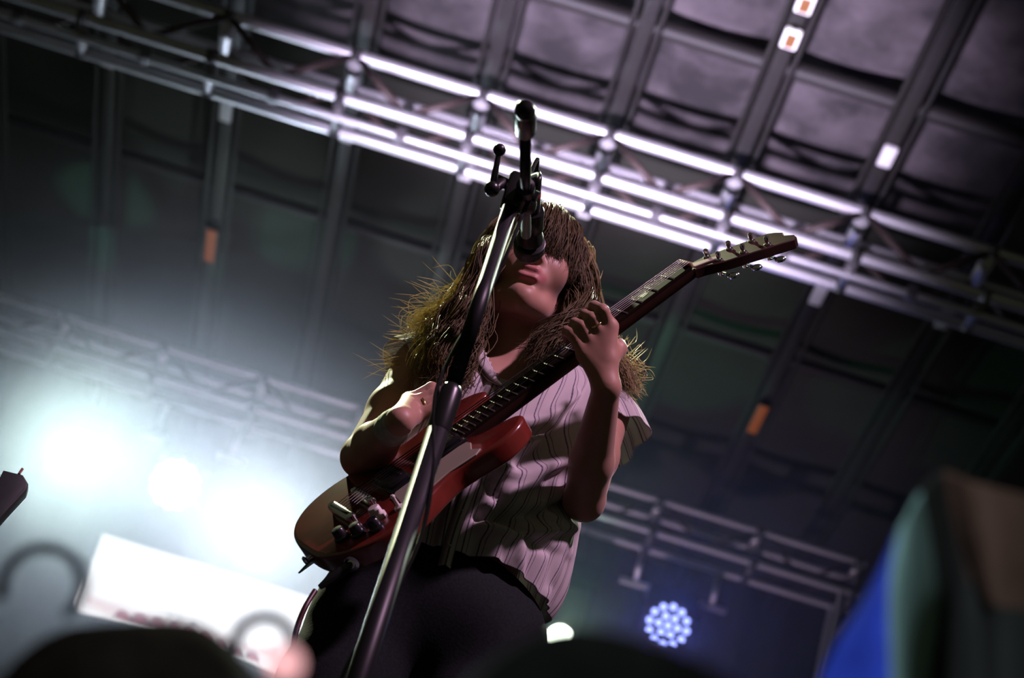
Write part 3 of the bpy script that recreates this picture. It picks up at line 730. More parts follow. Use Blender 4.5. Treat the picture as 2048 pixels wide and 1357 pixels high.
# ---- jeans and boots
def sculpt_jeans():
    s = Sculpt((hips[0] - .34, 3.14, STAGE + .06), (hips[0] + .34, 3.64, hips[2] + .14), .006)
    s.ell(hips + (0, 0, -.01), (.163, .120, .125), .05); s.ell(hips + (0, .03, -.04), (.145, .115, .10), .04)
    for h_, k_, a_ in ((hipL, knL, anL), (hipR, knR, anR)):
        s.chain([h_, (h_ * .6 + k_ * .4), k_, k_ * .65 + a_ * .35, a_ + (0, 0, -.0)], [.100, .088, .066, .066, .062], .03)
    # cloth creases
    g = np.meshgrid(*[s.lo[i] + np.arange(s.n[i]) * s.h for i in range(3)], indexing='ij', sparse=True)
    s.F = (s.F + .003 * np.sin(38 * g[2] + 22 * g[0] + 9 * g[1]) * np.exp(-((g[2] - (hips[2] - .1)) / .12) ** 2) + .003 * np.sin(60 * g[2] + 14 * g[0]) * np.exp(-((g[2] - knL[2]) / .1) ** 2)).astype(np.float32)
    s.above(2, hips[2] + .095, -1); s.above(2, STAGE + .075, 1)
    V, Q = s.mesh(); return relax(V, Q, 2, .4), Q
M_denim = mat('dark_denim', (.010, .013, .014), .9, scale=240, var=.3, bump=.2, spec=.15)
V, Q = sculpt_jeans(); jeans = np_mesh('jeans', V, Q, M_denim, singer)
M_boot = mat('black_boot', (.012, .011, .010), .45, scale=40)
for a_ in (anL, anR):
    s = Sculpt(a_ + (-.07, -.24, -.09), a_ + (.07, .09, .08), .005)
    s.cap(a_ + (0, .01, .04), a_ + (0, .02, -.05), .047, .042, .02); s.chain([a_ + (0, .02, -.052), a_ + (0, -.1, -.052), a_ + (0, -.17, -.056)], [.040, .040, .030], .02)
    s.above(2, STAGE + .004, 1); V, Q = s.mesh(); np_mesh('boot', relax(V, Q, 1), Q, M_boot, singer)

# ---- shirt: lofted cloth with folds, stripes follow the cloth
def shirt_material():
    m = bpy.data.materials.new('striped_cotton'); m.use_nodes = True; nt = m.node_tree; b = nt.nodes['Principled BSDF']
    uv = nt.nodes.new('ShaderNodeUVMap'); sx = nt.nodes.new('ShaderNodeSeparateXYZ'); nt.links.new(uv.outputs[0], sx.inputs[0])
    def mth(op, a, bv=None, c=None):
        n = nt.nodes.new('ShaderNodeMath'); n.operation = op
        for i, q in enumerate((a, bv, c)):
            if q is None: continue
            if isinstance(q, (int, float)): n.inputs[i].default_value = q
            else: nt.links.new(q, n.inputs[i])
        return n.outputs[0]
    fr = mth('FRACT', mth('MULTIPLY', sx.outputs[0], 1 / .021))
    s1 = mth('COMPARE', fr, .30, .042); s2 = mth('COMPARE', fr, .55, .028)
    st = mth('MAXIMUM', s1, mth('MULTIPLY', s2, .75))
    nz = nt.nodes.new('ShaderNodeTexNoise'); nz.inputs['Scale'].default_value = 260; nt.links.new(uv.outputs[0], nz.inputs['Vector'])
    st = mth('MULTIPLY', st, mth('ADD', mth('MULTIPLY', nz.outputs['Fac'], .9), .45)); 
    mx = nt.nodes.new('ShaderNodeMix'); mx.data_type = 'RGBA'; mx.inputs['A'].default_value = (.66, .60, .60, 1); mx.inputs['B'].default_value = (.12, .095, .15, 1)
    nt.links.new(mth('MINIMUM', st, 1.0), mx.inputs['Factor']); nt.links.new(mx.outputs['Result'], b.inputs['Base Color'])
    b.inputs['Roughness'].default_value = .9; b.inputs['Specular IOR Level'].default_value = .15
    tr = nt.nodes.new('ShaderNodeBsdfTranslucent'); nt.links.new(mx.outputs['Result'], tr.inputs['Color'])
    ms = nt.nodes.new('ShaderNodeMixShader'); ms.inputs[0].default_value = .18
    nt.links.new(b.outputs[0], ms.inputs[1]); nt.links.new(tr.outputs[0], ms.inputs[2]); nt.links.new(ms.outputs[0], nt.nodes['Material Output'].inputs['Surface'])
    return m
M_shirt = shirt_material()
# folds drawn in the plane of the chest: (polyline, width, height)
FOLDS = [([(1225, 760), (1150, 880), (1060, 960), (985, 1010)], 15, .016), ([(1205, 740), (1120, 860), (1040, 930)], 10, -.010),
         ([(1190, 770), (1150, 900), (1120, 1000)], 9, .010), ([(1070, 880), (1010, 900), (962, 905)], 9, .016), ([(1100, 860), (1030, 880), (975, 880)], 11, -.018),
         ([(955, 925), (1030, 955), (1110, 930)], 12, .014), ([(975, 955), (1005, 1030), (1050, 1065)], 15, -.020), ([(935, 950), (905, 1010), (880, 1090)], 9, .010),
         ([(1150, 1000), (1080, 1030), (960, 1030)], 14, -.020), ([(1180, 1050), (1110, 1060), (1030, 1070), (960, 1060)], 10, .014), ([(1060, 1080), (1110, 1110), (1100, 1170)], 11, -.009),
         ([(1000, 1070), (985, 1130)], 10, .006), ([(960, 1075), (930, 1130)], 10, -.006), ([(1040, 1085), (1040, 1160)], 9, .006), ([(1085, 1010), (1135, 1060), (1140, 1110)], 9, .010),
         ([(920, 740), (905, 800), (880, 850)], 8, .008), ([(975, 730), (960, 790)], 8, -.007), ([(1150, 790), (1090, 840), (1050, 850)], 9, .010)]
def seg_dist(P2, a, b):
    a = np.array(a, float); b = np.array(b, float); d = b - a; t = np.clip(((P2 - a) @ d) / (d @ d), 0, 1); return np.linalg.norm(P2 - a - t[:, None] * d, axis=1)
def px_arr(V):
    q = V - n3(CAM); z = q @ n3(AF); xr = q @ n3(AX) / z * FPX; yu = q @ n3(AU) / z * FPX
    return np.stack([1024 + xr * cr + yu * sr, 678.5 - (-xr * sr + yu * cr)], 1)
def loft(rings, nt_, ns_, power=2.3):
    """rings: list of (center, ex, ey, a, b); returns grid of points, angle 0 = +ex, pi*1.5 = towards -ey"""
    keys = np.array([np.concatenate([c, ex, ey, [a, b]]) for c, ex, ey, a, b in rings]); K = np.array(spline(keys, ns_))
    th = np.linspace(0, 2 * math.pi, nt_, endpoint=False); c_, s_ = np.cos(th), np.sin(th)
    cx = np.sign(c_) * np.abs(c_) ** (2 / power); sx = np.sign(s_) * np.abs(s_) ** (2 / power)
    G_ = K[:, None, 0:3] + K[:, None, 3:6] * (cx[None, :, None] * K[:, None, 9:10]) + K[:, None, 6:9] * (sx[None, :, None] * K[:, None, 10:11])
    return G_, th, K
def grid_mesh(name, Gr, U_, m, par, closed=True, thick=.0016):
    ns_, nt_ = Gr.shape[:2]; V = Gr.reshape(-1, 3); f = []; uv = []
    rngt = range(nt_ if closed else nt_ - 1)
    for j in range(ns_ - 1):
        for i in rngt:
            i2 = (i + 1) % nt_; f.append((j * nt_ + i, j * nt_ + i2, (j + 1) * nt_ + i2, (j + 1) * nt_ + i))
            uv += [U_[j, i], U_[j, i + 1], U_[j + 1, i + 1], U_[j + 1, i]]
    o = mesh(name, V, f, m, par); ul = o.data.uv_layers.new(name='UVMap')
    ul.data.foreach_set('uv', np.array(uv, np.float32).ravel())
    md = o.modifiers.new('thickness', 'SOLIDIFY'); md.thickness = thick; md.offset = 1
    return o
ex, ey = np.array([1., 0, 0]), np.array([0, 1., 0])
def C3(px, py, Y): return n3(P(px, py, Y))
rings = [(C3(888, 1172, 3.42), ex, ey, .172, .128), (C3(903, 1110, 3.415), ex, ey, .186, .138), (C3(928, 1030, 3.41), ex, ey, .182, .140), (C3(958, 940, 3.41), ex, ey, .172, .128), (C3(985, 860, 3.41), ex, ey, .170, .122),
         (C3(1008, 800, 3.415), ex, ey, .178, .108), (C3(1020, 760, 3.42), ex, ey, .174, .092), (C3(1028, 732, 3.42), ex, ey, .140, .078), (C3(1034, 706, 3.42), ex, ey, .074, .062)]
NT, NS = 220, 120
Gr, th, K = loft(rings, NT, NS)
Vs = Gr.reshape(-1, 3); P2 = px_arr(Vs)
# outward direction
cen = np.repeat(K[:, 0:3], NT, 0); outw = Vs - cen; outw[:, 2] = 0; outw /= np.linalg.norm(outw, axis=1)[:, None] + 1e-9
front = np.clip(-outw[:, 1] * 1.6, 0, 1)
disp = np.zeros(len(Vs))
for pl, w_, h_ in FOLDS:
    d = np.min([seg_dist(P2, pl[i], pl[i + 1]) for i in range(len(pl) - 1)], 0); disp += h_ * np.exp(-(d / w_) ** 2) * front
srow = np.repeat(np.linspace(0, 1, NS), NT); tcol = np.tile(th, NS)
disp += .006 * np.sin(9 * tcol + 5 * srow) * (1 - srow) * (.3 + .7 * (1 - front)) + .003 * np.sin(23 * tcol + 8 * srow) * (1 - srow) ** 2
Vs = Vs + outw * disp[:, None]
# V neck: the front of the upper rings drops and opens
fr_ = np.clip(-np.sin(tcol), 0, 1) ** 3 * np.clip((srow - .86) / .14, 0, 1)
Vs[:, 2] -= .075 * fr_; Vs[:, 1] -= .02 * fr_
Vs[:, 2] += .006 * np.sin(5 * tcol + 1) * np.clip(.06 - srow, 0, 1) / .06
Gr = Vs.reshape(NS, NT, 3)
tt = np.linspace(0, 2 * math.pi, NT + 1); U_ = np.zeros((NS, NT + 1, 2)); U_[:, :, 0] = tt[None] * .165; U_[:, :, 1] = np.linspace(0, .6, NS)[:, None]
shirt = grid_mesh('shirt', Gr, U_, M_shirt, singer)
def sleeve(pts, rad_a, rad_b, wav, nm='sleeve'):
    cs = [n3(q) for q in pts]; rr = []
    for i, c in enumerate(cs):
        t = cs[min(i + 1, len(cs) - 1)] - cs[max(i - 1, 0)]; t /= np.linalg.norm(t)
        e1 = np.cross(t, ey); e1 /= np.linalg.norm(e1); e2 = np.cross(t, e1); rr.append((c, e1, e2, rad_a[i], rad_b[i]))
    Gr, th, K = loft(rr, 96, 40, 2.1)
    sr_ = np.linspace(0, 1, 40)[:, None]; off = (wav * np.sin(4 * th + .8)[None] + wav * .7 * np.sin(7 * th + 2)[None]) * sr_ ** 1.5
    o_ = Gr - K[:, None, 0:3]; o_ /= np.linalg.norm(o_, axis=2)[..., None] + 1e-9; Gr = Gr + o_ * off[..., None]
    U_ = np.zeros((40, 97, 2)); U_[:, :, 0] = np.linspace(0, .40, 97)[None]; U_[:, :, 1] = sr_ * .2
    return grid_mesh(nm, Gr, U_, M_shirt, shirt)
sleeve([P(905, 745, 3.42), P(866, 738, 3.42), P(832, 736, 3.415), P(798, 742, 3.41)], [.050, .057, .057, .055], [.055, .058, .058, .058], .004)
sleeve([P(1150, 815, 3.43), P(1180, 828, 3.43), P(1205, 850, 3.43), P(1222, 884, 3.42)], [.052, .062, .064, .062], [.055, .062, .064, .066], .007)
# open neck: take the cloth out between the collar edges
NECK = [(958, 600), (962, 690), (985, 738), (1008, 778), (1040, 760), (1078, 728), (1112, 690), (1118, 600)]
def inside(p, poly):
    c = False; j = len(poly) - 1
    for i in range(len(poly)):
        (xi, yi), (xj, yj) = poly[i], poly[j]
        if (yi > p[1]) != (yj > p[1]) and p[0] < (xj - xi) * (p[1] - yi) / (yj - yi) + xi: c = not c
        j = i
    return c
bm = bmesh.new(); bm.from_mesh(shirt.data)
kill = [f_ for f_ in bm.faces if f_.calc_center_median().y < 3.40 and f_.calc_center_median().z > K[-1, 2] - .14 and inside(to_px(f_.calc_center_median()), NECK)]
bmesh.ops.delete(bm, geom=kill, context='FACES'); bm.to_mesh(shirt.data); bm.free()
def strip(name, A, B, m, par, ures=.03, thick=.0025):
    n_ = len(A); A = np.stack([n3(x) for x in A]); B = np.stack([n3(x) for x in B])
    mid = (A + B) / 2 + np.array([0, -.006, .002]); Gr = np.stack([A, mid, B])
    U_ = np.zeros((3, n_, 2)); U_[:, :, 0] = (np.arange(3) * ures)[:, None]; U_[:, :, 1] = np.arange(n_)[None] * .02
    return grid_mesh(name, Gr, U_, m, par, False, thick)
def on_shirt(px, py, lift):      # depth of the shirt front along a pixel
    pa_ = px_arr(Vs); d = np.hypot(pa_[:, 0] - px, pa_[:, 1] - py) + 1e3 * (Vs[:, 1] > 3.42); i = int(np.argmin(d)); return C3(px, py, Vs[i, 1] - lift)
for A, B in (([(955, 668), (964, 692), (984, 735), (1007, 778)], [(938, 690), (950, 722), (972, 758), (996, 770)]),
             ([(1112, 690), (1080, 728), (1042, 760), (1012, 778)], [(1128, 712), (1100, 748), (1066, 775), (1030, 782)])):
    strip('collar', spline([on_shirt(x, y, .004) for x, y in A], 14), spline([on_shirt(x, y, .010) for x, y in B], 14), M_shirt, shirt, .015)
pk = [(1008, 782), (985, 850), (962, 915), (938, 980), (912, 1050), (896, 1105), (888, 1136)]
strip('placket', spline([on_shirt(x - 11, y - 3, .004) for x, y in pk], 40), spline([on_shirt(x + 11, y + 3, .004) for x, y in pk], 40), M_shirt, shirt, .006)
M_btn = mat('shirt_button', (.6, .55, .5), .3)
for (x, y) in ((995, 820), (972, 885), (948, 952), (924, 1018), (901, 1088)):
    c = on_shirt(x, y, .009); lathe('button', [(.0055, 0), (.0055, .0015), (.004, .0022), (.002, .0018)], M_btn, shirt, frame(c, (0, -.9, .1)), 12)
# ---- hair: scalp cap plus falling strands
def hair_material():
    m = bpy.data.materials.new('blonde_hair'); m.use_nodes = True; nt = m.node_tree; b = nt.nodes['Principled BSDF']
    at = nt.nodes.new('ShaderNodeAttribute'); at.attribute_name = 'tone'
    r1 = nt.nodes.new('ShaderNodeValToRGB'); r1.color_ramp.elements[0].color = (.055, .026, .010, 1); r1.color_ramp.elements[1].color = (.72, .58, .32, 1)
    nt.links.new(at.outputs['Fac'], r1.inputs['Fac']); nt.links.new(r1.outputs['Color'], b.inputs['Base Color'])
    b.inputs['Roughness'].default_value = .42; b.inputs['Specular IOR Level'].default_value = .4
    tr = nt.nodes.new('ShaderNodeBsdfTranslucent'); nt.links.new(r1.outputs['Color'], tr.inputs['Color'])
    ms = nt.nodes.new('ShaderNodeMixShader'); ms.inputs[0].default_value = .55
    nt.links.new(b.outputs[0], ms.inputs[1]); nt.links.new(tr.outputs[0], ms.inputs[2]); nt.links.new(ms.outputs[0], nt.nodes['Material Output'].inputs['Surface'])
    return m
M_hair = hair_material()
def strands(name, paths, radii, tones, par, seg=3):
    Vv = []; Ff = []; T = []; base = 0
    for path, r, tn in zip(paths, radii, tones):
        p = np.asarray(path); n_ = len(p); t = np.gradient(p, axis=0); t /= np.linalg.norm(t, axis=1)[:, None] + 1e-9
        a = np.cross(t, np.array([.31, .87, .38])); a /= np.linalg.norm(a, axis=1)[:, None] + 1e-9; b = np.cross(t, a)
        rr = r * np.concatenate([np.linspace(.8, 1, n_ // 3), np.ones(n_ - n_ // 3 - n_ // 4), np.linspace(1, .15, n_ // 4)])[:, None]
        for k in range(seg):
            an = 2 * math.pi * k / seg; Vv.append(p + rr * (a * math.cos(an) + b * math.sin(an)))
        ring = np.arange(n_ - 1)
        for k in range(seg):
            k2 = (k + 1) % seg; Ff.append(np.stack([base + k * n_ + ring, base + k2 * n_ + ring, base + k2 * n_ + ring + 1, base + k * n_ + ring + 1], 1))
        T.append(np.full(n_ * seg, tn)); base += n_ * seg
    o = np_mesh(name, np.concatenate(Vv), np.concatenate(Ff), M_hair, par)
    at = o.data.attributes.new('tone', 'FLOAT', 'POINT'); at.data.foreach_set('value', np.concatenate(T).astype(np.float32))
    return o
s = Sculpt(HL(0, 0, 0) - .17, HL(0, 0, 0) + .17, .005)
s.ell(HL(0, -.024, .034), (.083, .099, .095), .02); s.ell(HL(0, -.055, -.02), (.078, .060, .080), .03)
s.ell(HL(0, .085, -.045), (.062, .085, .085), .012, cut=True)
V, Q = s.mesh(); cap_ = np_mesh('hair', relax(V, Q, 1), Q, M_hair, singer)
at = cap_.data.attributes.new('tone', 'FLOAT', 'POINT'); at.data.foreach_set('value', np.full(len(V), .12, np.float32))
def root(az, el):     # az 0 = towards the camera, + = picture right
    a, e = math.radians(az), math.radians(el)
    return HL(.080 * math.sin(a) * math.cos(e), -.026 + .096 * math.cos(a) * math.cos(e), .034 + .088 * math.sin(e))
paths = []; rads = []; tones = []
R_ = lambda s_: random.gauss(0, s_)
def lock(az, el, ctrl, nstr, spread, wave, r=.00085, curl=1.0, nseg=26, tone=(.05, .45)):
    ph = random.uniform(0, 6.28); fq = random.uniform(2.0, 3.4)
    for _ in range(int(nstr * 1.5)):
        pts = [root(az + R_(5), el + R_(5))]
        o = np.array([R_(1), R_(1), R_(1)])
        for i, c in enumerate(ctrl):
            f_ = (i + 1) / len(ctrl); pts.append(n3(c) + (o * spread * (.35 + .65 * f_)) + np.array([R_(1), R_(1), R_(1)]) * spread * .25)
        p = np.array(spline(pts, nseg)); t = np.linspace(0, 1, nseg)
        w = wave * t ** 1.2; p2 = ph + R_(.5)
        p[:, 0] += w * np.sin(p2 + fq * 2 * math.pi * t); p[:, 1] += w * .7 * np.cos(p2 + fq * 2 * math.pi * t)
        if random.random() < .5:
            cut = random.uniform(.75, 1.0); n2 = max(10, int(nseg * cut)); p = p[:n2]
        paths.append(p); rads.append(r * random.uniform(.6, 1.25)); tones.append(random.uniform(*tone))
def J(px, py, Y, sx=1.0, sy=1.0, sY=.015): return P(px + R_(10 * sx), py + R_(8 * sy), Y + R_(sY))
# picture-left front locks, over the collar and the shoulder
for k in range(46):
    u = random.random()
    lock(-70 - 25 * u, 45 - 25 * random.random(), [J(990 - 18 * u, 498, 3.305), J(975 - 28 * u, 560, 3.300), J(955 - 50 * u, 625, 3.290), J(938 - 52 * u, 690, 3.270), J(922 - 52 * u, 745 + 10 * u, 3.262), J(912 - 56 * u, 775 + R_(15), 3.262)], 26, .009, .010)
# picture-left locks blown out from the head, pale tones painting in back light glow
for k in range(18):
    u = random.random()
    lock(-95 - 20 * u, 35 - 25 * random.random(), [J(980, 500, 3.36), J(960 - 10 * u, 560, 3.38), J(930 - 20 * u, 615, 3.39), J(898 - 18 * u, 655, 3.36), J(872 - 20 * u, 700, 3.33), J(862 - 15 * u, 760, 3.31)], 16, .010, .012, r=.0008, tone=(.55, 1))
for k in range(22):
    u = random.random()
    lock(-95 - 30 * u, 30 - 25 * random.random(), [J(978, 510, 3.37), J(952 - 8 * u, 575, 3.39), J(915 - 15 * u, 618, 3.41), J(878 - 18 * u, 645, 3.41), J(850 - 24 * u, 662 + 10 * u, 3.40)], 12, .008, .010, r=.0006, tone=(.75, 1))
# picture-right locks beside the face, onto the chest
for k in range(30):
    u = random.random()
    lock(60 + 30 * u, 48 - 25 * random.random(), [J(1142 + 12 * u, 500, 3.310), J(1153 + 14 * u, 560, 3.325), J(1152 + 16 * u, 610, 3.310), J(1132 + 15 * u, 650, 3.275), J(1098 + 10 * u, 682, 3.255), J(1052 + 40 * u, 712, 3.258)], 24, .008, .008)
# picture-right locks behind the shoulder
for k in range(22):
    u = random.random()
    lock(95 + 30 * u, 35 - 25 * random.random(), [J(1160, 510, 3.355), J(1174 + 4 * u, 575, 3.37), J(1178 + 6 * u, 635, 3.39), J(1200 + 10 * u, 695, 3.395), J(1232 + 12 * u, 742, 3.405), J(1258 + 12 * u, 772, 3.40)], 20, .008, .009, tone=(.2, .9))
# back of the head
for k in range(34):
    u = random.uniform(-1, 1)
    lock(180 + 70 * u * -1, 40 - 45 * random.random(), [HL(-.0 + .085 * u, -.135, -.01), HL(.095 * u, -.150, -.10), HL(.11 * u, -.155, -.19), HL(.12 * u, -.150, -.27)], 18, .010, .010)
# crown: strands combed over the whole scalp
for k in range(90):
    az = random.uniform(48, 312)
    out = n3((math.sin(math.radians(az)), -math.cos(math.radians(az)), 0))
    side = abs(math.sin(math.radians(az)))
    lock(az, 84, [root(az, 62) + out * .004 + (0, 0, .005), root(az, 36) + out * .007 + (0, 0, .003), root(az, 8) + out * .009, root(az, -12) + out * .010 + (0, 0, -.02), root(az, -15) + out * .012 + (0, 0, -.075), root(az, -15) + out * .010 + (0, 0, -.13)], 20, .006, .004, nseg=24)
# fringe over the brow
for k in range(56):
    u = random.uniform(-1, 1)
    lock(55 * u, 72 - 25 * random.random(), [HL(.046 * u, .050 - .02 * u * u, .116 - .012 * u * u), HL(.062 * u, .082 - .035 * u * u, .078), HL(.070 * u, .094 - .044 * u * u, .034), HL(.074 * u, .092 - .050 * u * u, .000 - .022 * abs(u))], 20, .005, .003, nseg=16)
strands('hair_strands', paths, rads, tones, singer)['kind'] = 'stuff'
# fly-away hairs, toned pale to paint the back light glow into them
paths = []; rads = []; tones = []
for k in range(240):
    side = random.random()
    if side < .62:
        a_ = (random.uniform(820, 930), random.uniform(560, 760)); ex_ = (random.uniform(-95, -15), random.uniform(-55, 45)); Y_ = 3.37
    elif side < .85:
        a_ = (random.uniform(1225, 1262), random.uniform(690, 770)); ex_ = (random.uniform(5, 55), random.uniform(-45, 60)); Y_ = 3.41
    else:
        a_ = (random.uniform(1172, 1184), random.uniform(560, 640)); ex_ = (random.uniform(4, 26), random.uniform(-35, 30)); Y_ = 3.37
    if side < .62: a_ = (880 - (a_[1] - 640) * .55 + R_(12), a_[1])
    p0 = C3(a_[0] - ex_[0] * .3, a_[1] - 25, Y_); p1 = C3(a_[0], a_[1], Y_); p3 = C3(a_[0] + ex_[0], a_[1] + ex_[1], Y_ + R_(.02)); p2 = (p1 + p3) / 2 + np.array([R_(.008), R_(.008), R_(.008)])
    paths.append(np.array(spline([p0, p1, p2, p3], 14))); rads.append(.0005); tones.append(random.uniform(.8, 1))
strands('loose_hair', paths, rads, tones, singer)['kind'] = 'stuff'

# ---- ring and wristband
M_gold = mat('gold_ring', (.9, .65, .3), .2, 1.0)
def torus(name, c, axis, R, r, m, par, n=24, k=8):
    Fm = frame(c, axis); v = []; f = []
    for i in range(n):
        a = 2 * math.pi * i / n
        for j in range(k):
            b = 2 * math.pi * j / k; v.append(Fm @ Vector(((R + r * math.cos(b)) * math.cos(a), (R + r * math.cos(b)) * math.sin(a), r * math.sin(b))))
    for i in range(n):
        for j in range(k): f.append((i * k + j, ((i + 1) % n) * k + j, ((i + 1) % n) * k + (j + 1) % k, i * k + (j + 1) % k))
    return mesh(name, v, f, m, par)
q0, q1 = gn(.137, .014, .061), gn(.176, .008, .052); torus('ring', q0 * .5 + q1 * .5, q1 - q0, .0098, .0016, M_gold, singer)
q0, q1 = gn(.436, -.047, 0), gn(.439, -.044, .031); torus('ring', q0 * .35 + q1 * .65, q1 - q0, .0100, .0016, M_gold, singer)
M_band = mat('pale_wristband', (.42, .44, .36), .8, scale=60, var=.25, bump=.3)
wa = (wrL - elL) / np.linalg.norm(wrL - elL)
pr = [(.0250 + .0012 * math.sin(i * 1.7) - .0003 * i, -.020 + .040 * i / 11) for i in range(12)]
pr = [(.0255, -.040), (.0272, -.036), (.0262, -.028), (.0268, -.020), (.0250, -.010), (.0252, -.004), (.0225, .004), (.0185, .010)]
lathe('wristband', pr, M_band, singer, frame(wrL - wa * .012, wa), 28, 80)
# ---- strap
sp_pts = [G(.19, .02, -.062), G(.20, .07, -.07), Vector(shR) + Vector((-.075, -.035, .075)), Vector(shR) + Vector((-.07, .03, .085)), Vector(shR) + Vector((-.09, .105, .0)), Vector(chest) + Vector((.02, .155, 0)), Vector(waist) + Vector((-.10, .155, .06)), Vector(hips) + Vector((-.185, .05, .10)), G(-.124, .0, -.036)]
cur = [Vector(q) for q in spline([tuple(x) for x in sp_pts], 70)]
v = []; f = []
for i, c in enumerate(cur):
    t = (cur[min(i + 1, 69)] - cur[max(i - 1, 0)]).normalized(); o_ = Vector((c.x - chest[0], c.y - 3.42, 0)).normalized(); w_ = t.cross(o_).normalized() * .022
    n_ = t.cross(w_).normalized() * .0012
    v += [c - w_ - n_, c + w_ - n_, c + w_ + n_, c - w_ + n_]
for i in range(69):
    for k in range(4): f.append((4 * i + k, 4 * i + (k + 1) % 4, 4 * i + 4 + (k + 1) % 4, 4 * i + 4 + k))
f += [(3, 2, 1, 0), (276, 277, 278, 279)]
angle_smooth(mesh('strap', v, f, M_strap, gt), 40)

# ================================================================== MICROPHONE AND STAND
M_stand = mat('black_stand_tube', (.010, .010, .012), .42, .0, scale=30, spec=.3)
M_knob = mat('black_knob', (.012, .012, .013), .3)
clu = P(1030, 385, 2.78)
ms = empty('microphone_stand', (clu.x, clu.y, STAGE), 'black boom microphone stand in front of the singer', 'microphone stand')
sx, sy = clu.x, clu.y; ZC = clu.z; zmid = P(884, 812, 2.78).z
lathe('base', [(.012, .045), (.02, .04), (.10, .022), (.145, .012), (.15, .004), (.15, .0)][::-1], M_stand, ms, Matrix.Translation((sx, sy, STAGE)), 36)
rod('lower_tube', (sx, sy, STAGE + .03), (sx, sy, zmid), .0150, M_stand, ms, 20)
rod('upper_tube', (sx, sy, zmid - .02), (sx, sy, ZC - .01), .0112, M_stand, ms, 20)
lathe('height_clutch', [(.0152, -.040), (.0160, -.036), (.0166, -.01), (.0166, .022), (.0145, .030), (.0115, .034)], M_knob, ms, Matrix.Translation((sx, sy, zmid)), 20)
mtail = P(1068, 392, 3.00); mhead = P(1058, 497, 3.125)
boomF = P(1052, 470, 3.02); boomB = P(1050, 232, 2.40)
bd = (boomF - boomB).normalized()
bc = boomB + bd * ((Vector((sx, sy, ZC)) - boomB).dot(bd))
rod('boom', boomB, boomF, .0078, M_stand, ms, 16)
lathe('boom_grip', [(.0075, 0), (.0125, .004), (.0145, .02), (.0145, .085), (.011, .10), (.008, .105)], M_knob, ms, frame(boomB - bd * .02, bd), 18)
lathe('boom_end_cap', [(.003, -.012), (.010, -.009), (.0135, 0), (.0135, .008), (.010, .014)], M_knob, ms, frame(boomB - bd * .03, bd), 18)
lathe('boom_sleeve', [(.009, -.05), (.0135, -.045), (.0135, .035), (.016, .04), (.016, .07), (.0095, .075)], M_stand, ms, frame(bc, bd), 18)
box('swivel', (0, 0, 0), (.030, .030, .060), M_knob, ms, Matrix.Translation((sx, sy, ZC + .0)), bev=.007, seg=3)
rod('swivel_bolt', (sx - .032, sy, ZC + .012), (bc.x + .018, bc.y, bc.z), .009, M_knob, ms, 12)
# wing lever of the swivel, two bulbs on a bent rod
l0 = P(984, 378, 2.76); l1 = P(999, 300, 2.74); l2 = Vector((sx - .02, sy, ZC + .012))
lv = tube('wing_lever', [l2, l2 * .4 + l0 * .6, l0 * .93 + l1 * .07, l1], [.008, .0085, .0055, .0038], M_knob, ms, 10)
for c, r in ((l0, .0115), (l1, .0095)):
    lathe('lever_bulb', [(r * math.sin(t), -r * math.cos(t)) for t in np.linspace(.12, math.pi - .12, 9)], M_knob, lv, frame(c, l1 - l0), 14)
md_ = (mhead - mtail).normalized()
clipc = mtail + md_ * .055
lathe('microphone_clip', [(.0175, -.022), (.0185, -.02), (.020, .02), (.0185, .022)], M_knob, ms, frame(clipc, md_), 18)
rod('clip_swivel', clipc + Vector((-.004, 0, -.012)), boomF, .0075, M_knob, ms, 12)
# mic
mc = empty('microphone', mhead, 'black hand microphone on the boom at the mouth of the singer', 'microphone')
M_mic = mat('mic_body_black', (.02, .02, .022), .35, .2)
M_grille = mat('mic_grille', (.10, .10, .11), .32, .9, scale=400, var=.5, bump=.6)
M_red = mat('red_band', (.35, .05, .04), .5)
Lm = (mhead - mtail).length
lathe('handle', [(.0095, .0), (.0105, .004), (.0125, .05), (.017, Lm - .045), (.0215, Lm - .028), (.0215, Lm - .022)], M_mic, mc, frame(mtail, md_), 24)
lathe('grille_collar', [(.0235, -.003), (.0255, -.002), (.0255, .003), (.0235, .004)], M_mic, mc, frame(mhead - md_ * .012, md_), 28)
lathe('grille', [(.0235, -.012)] + [(.0250 * math.cos(t), .0240 * math.sin(t)) for t in np.linspace(-.1, 1.45, 10)], M_grille, mc, frame(mhead, md_), 28)
lathe('connector', [(.006, -.055), (.0085, -.05), (.0100, -.042), (.0100, .004)], M_knob, mc, frame(mtail, md_), 16)
lathe('band', [(.0108, -.004), (.0112, -.003), (.0112, .004), (.0108, .005)], M_red, mc, frame(mtail - md_ * .004, md_), 16)
mt0 = mtail - md_ * .055
mcab = empty('microphone_cable', mt0, 'black microphone cable wound down the stand', 'cable')
cp_ = [mt0, mt0 - md_ * .03, P(1060, 352, 2.88), Vector((bc.x + .012, bc.y - .03, bc.z + .015))]
zz = ZC - .08; a0 = 0
cp_.append(Vector((sx + .02, sy + .01, ZC - .02)))
while zz > STAGE + .05:
    rr = .0165 if zz > zmid + .04 else .0205
    cp_.append(Vector((sx + rr * math.cos(a0) , sy + .8 * rr * math.sin(a0) + .004, zz))); a0 += .9; zz -= .07
cp_ += [Vector((sx + .19, sy + .05, STAGE + .006)), Vector((sx + .5, sy + .4, STAGE + .006)), Vector((sx + 1.0, sy + 1.5, STAGE + .006))]
tube('cable', [Vector(q) for q in spline([tuple(c) for c in cp_], 130)], .0032, M_knob, mcab, 7)

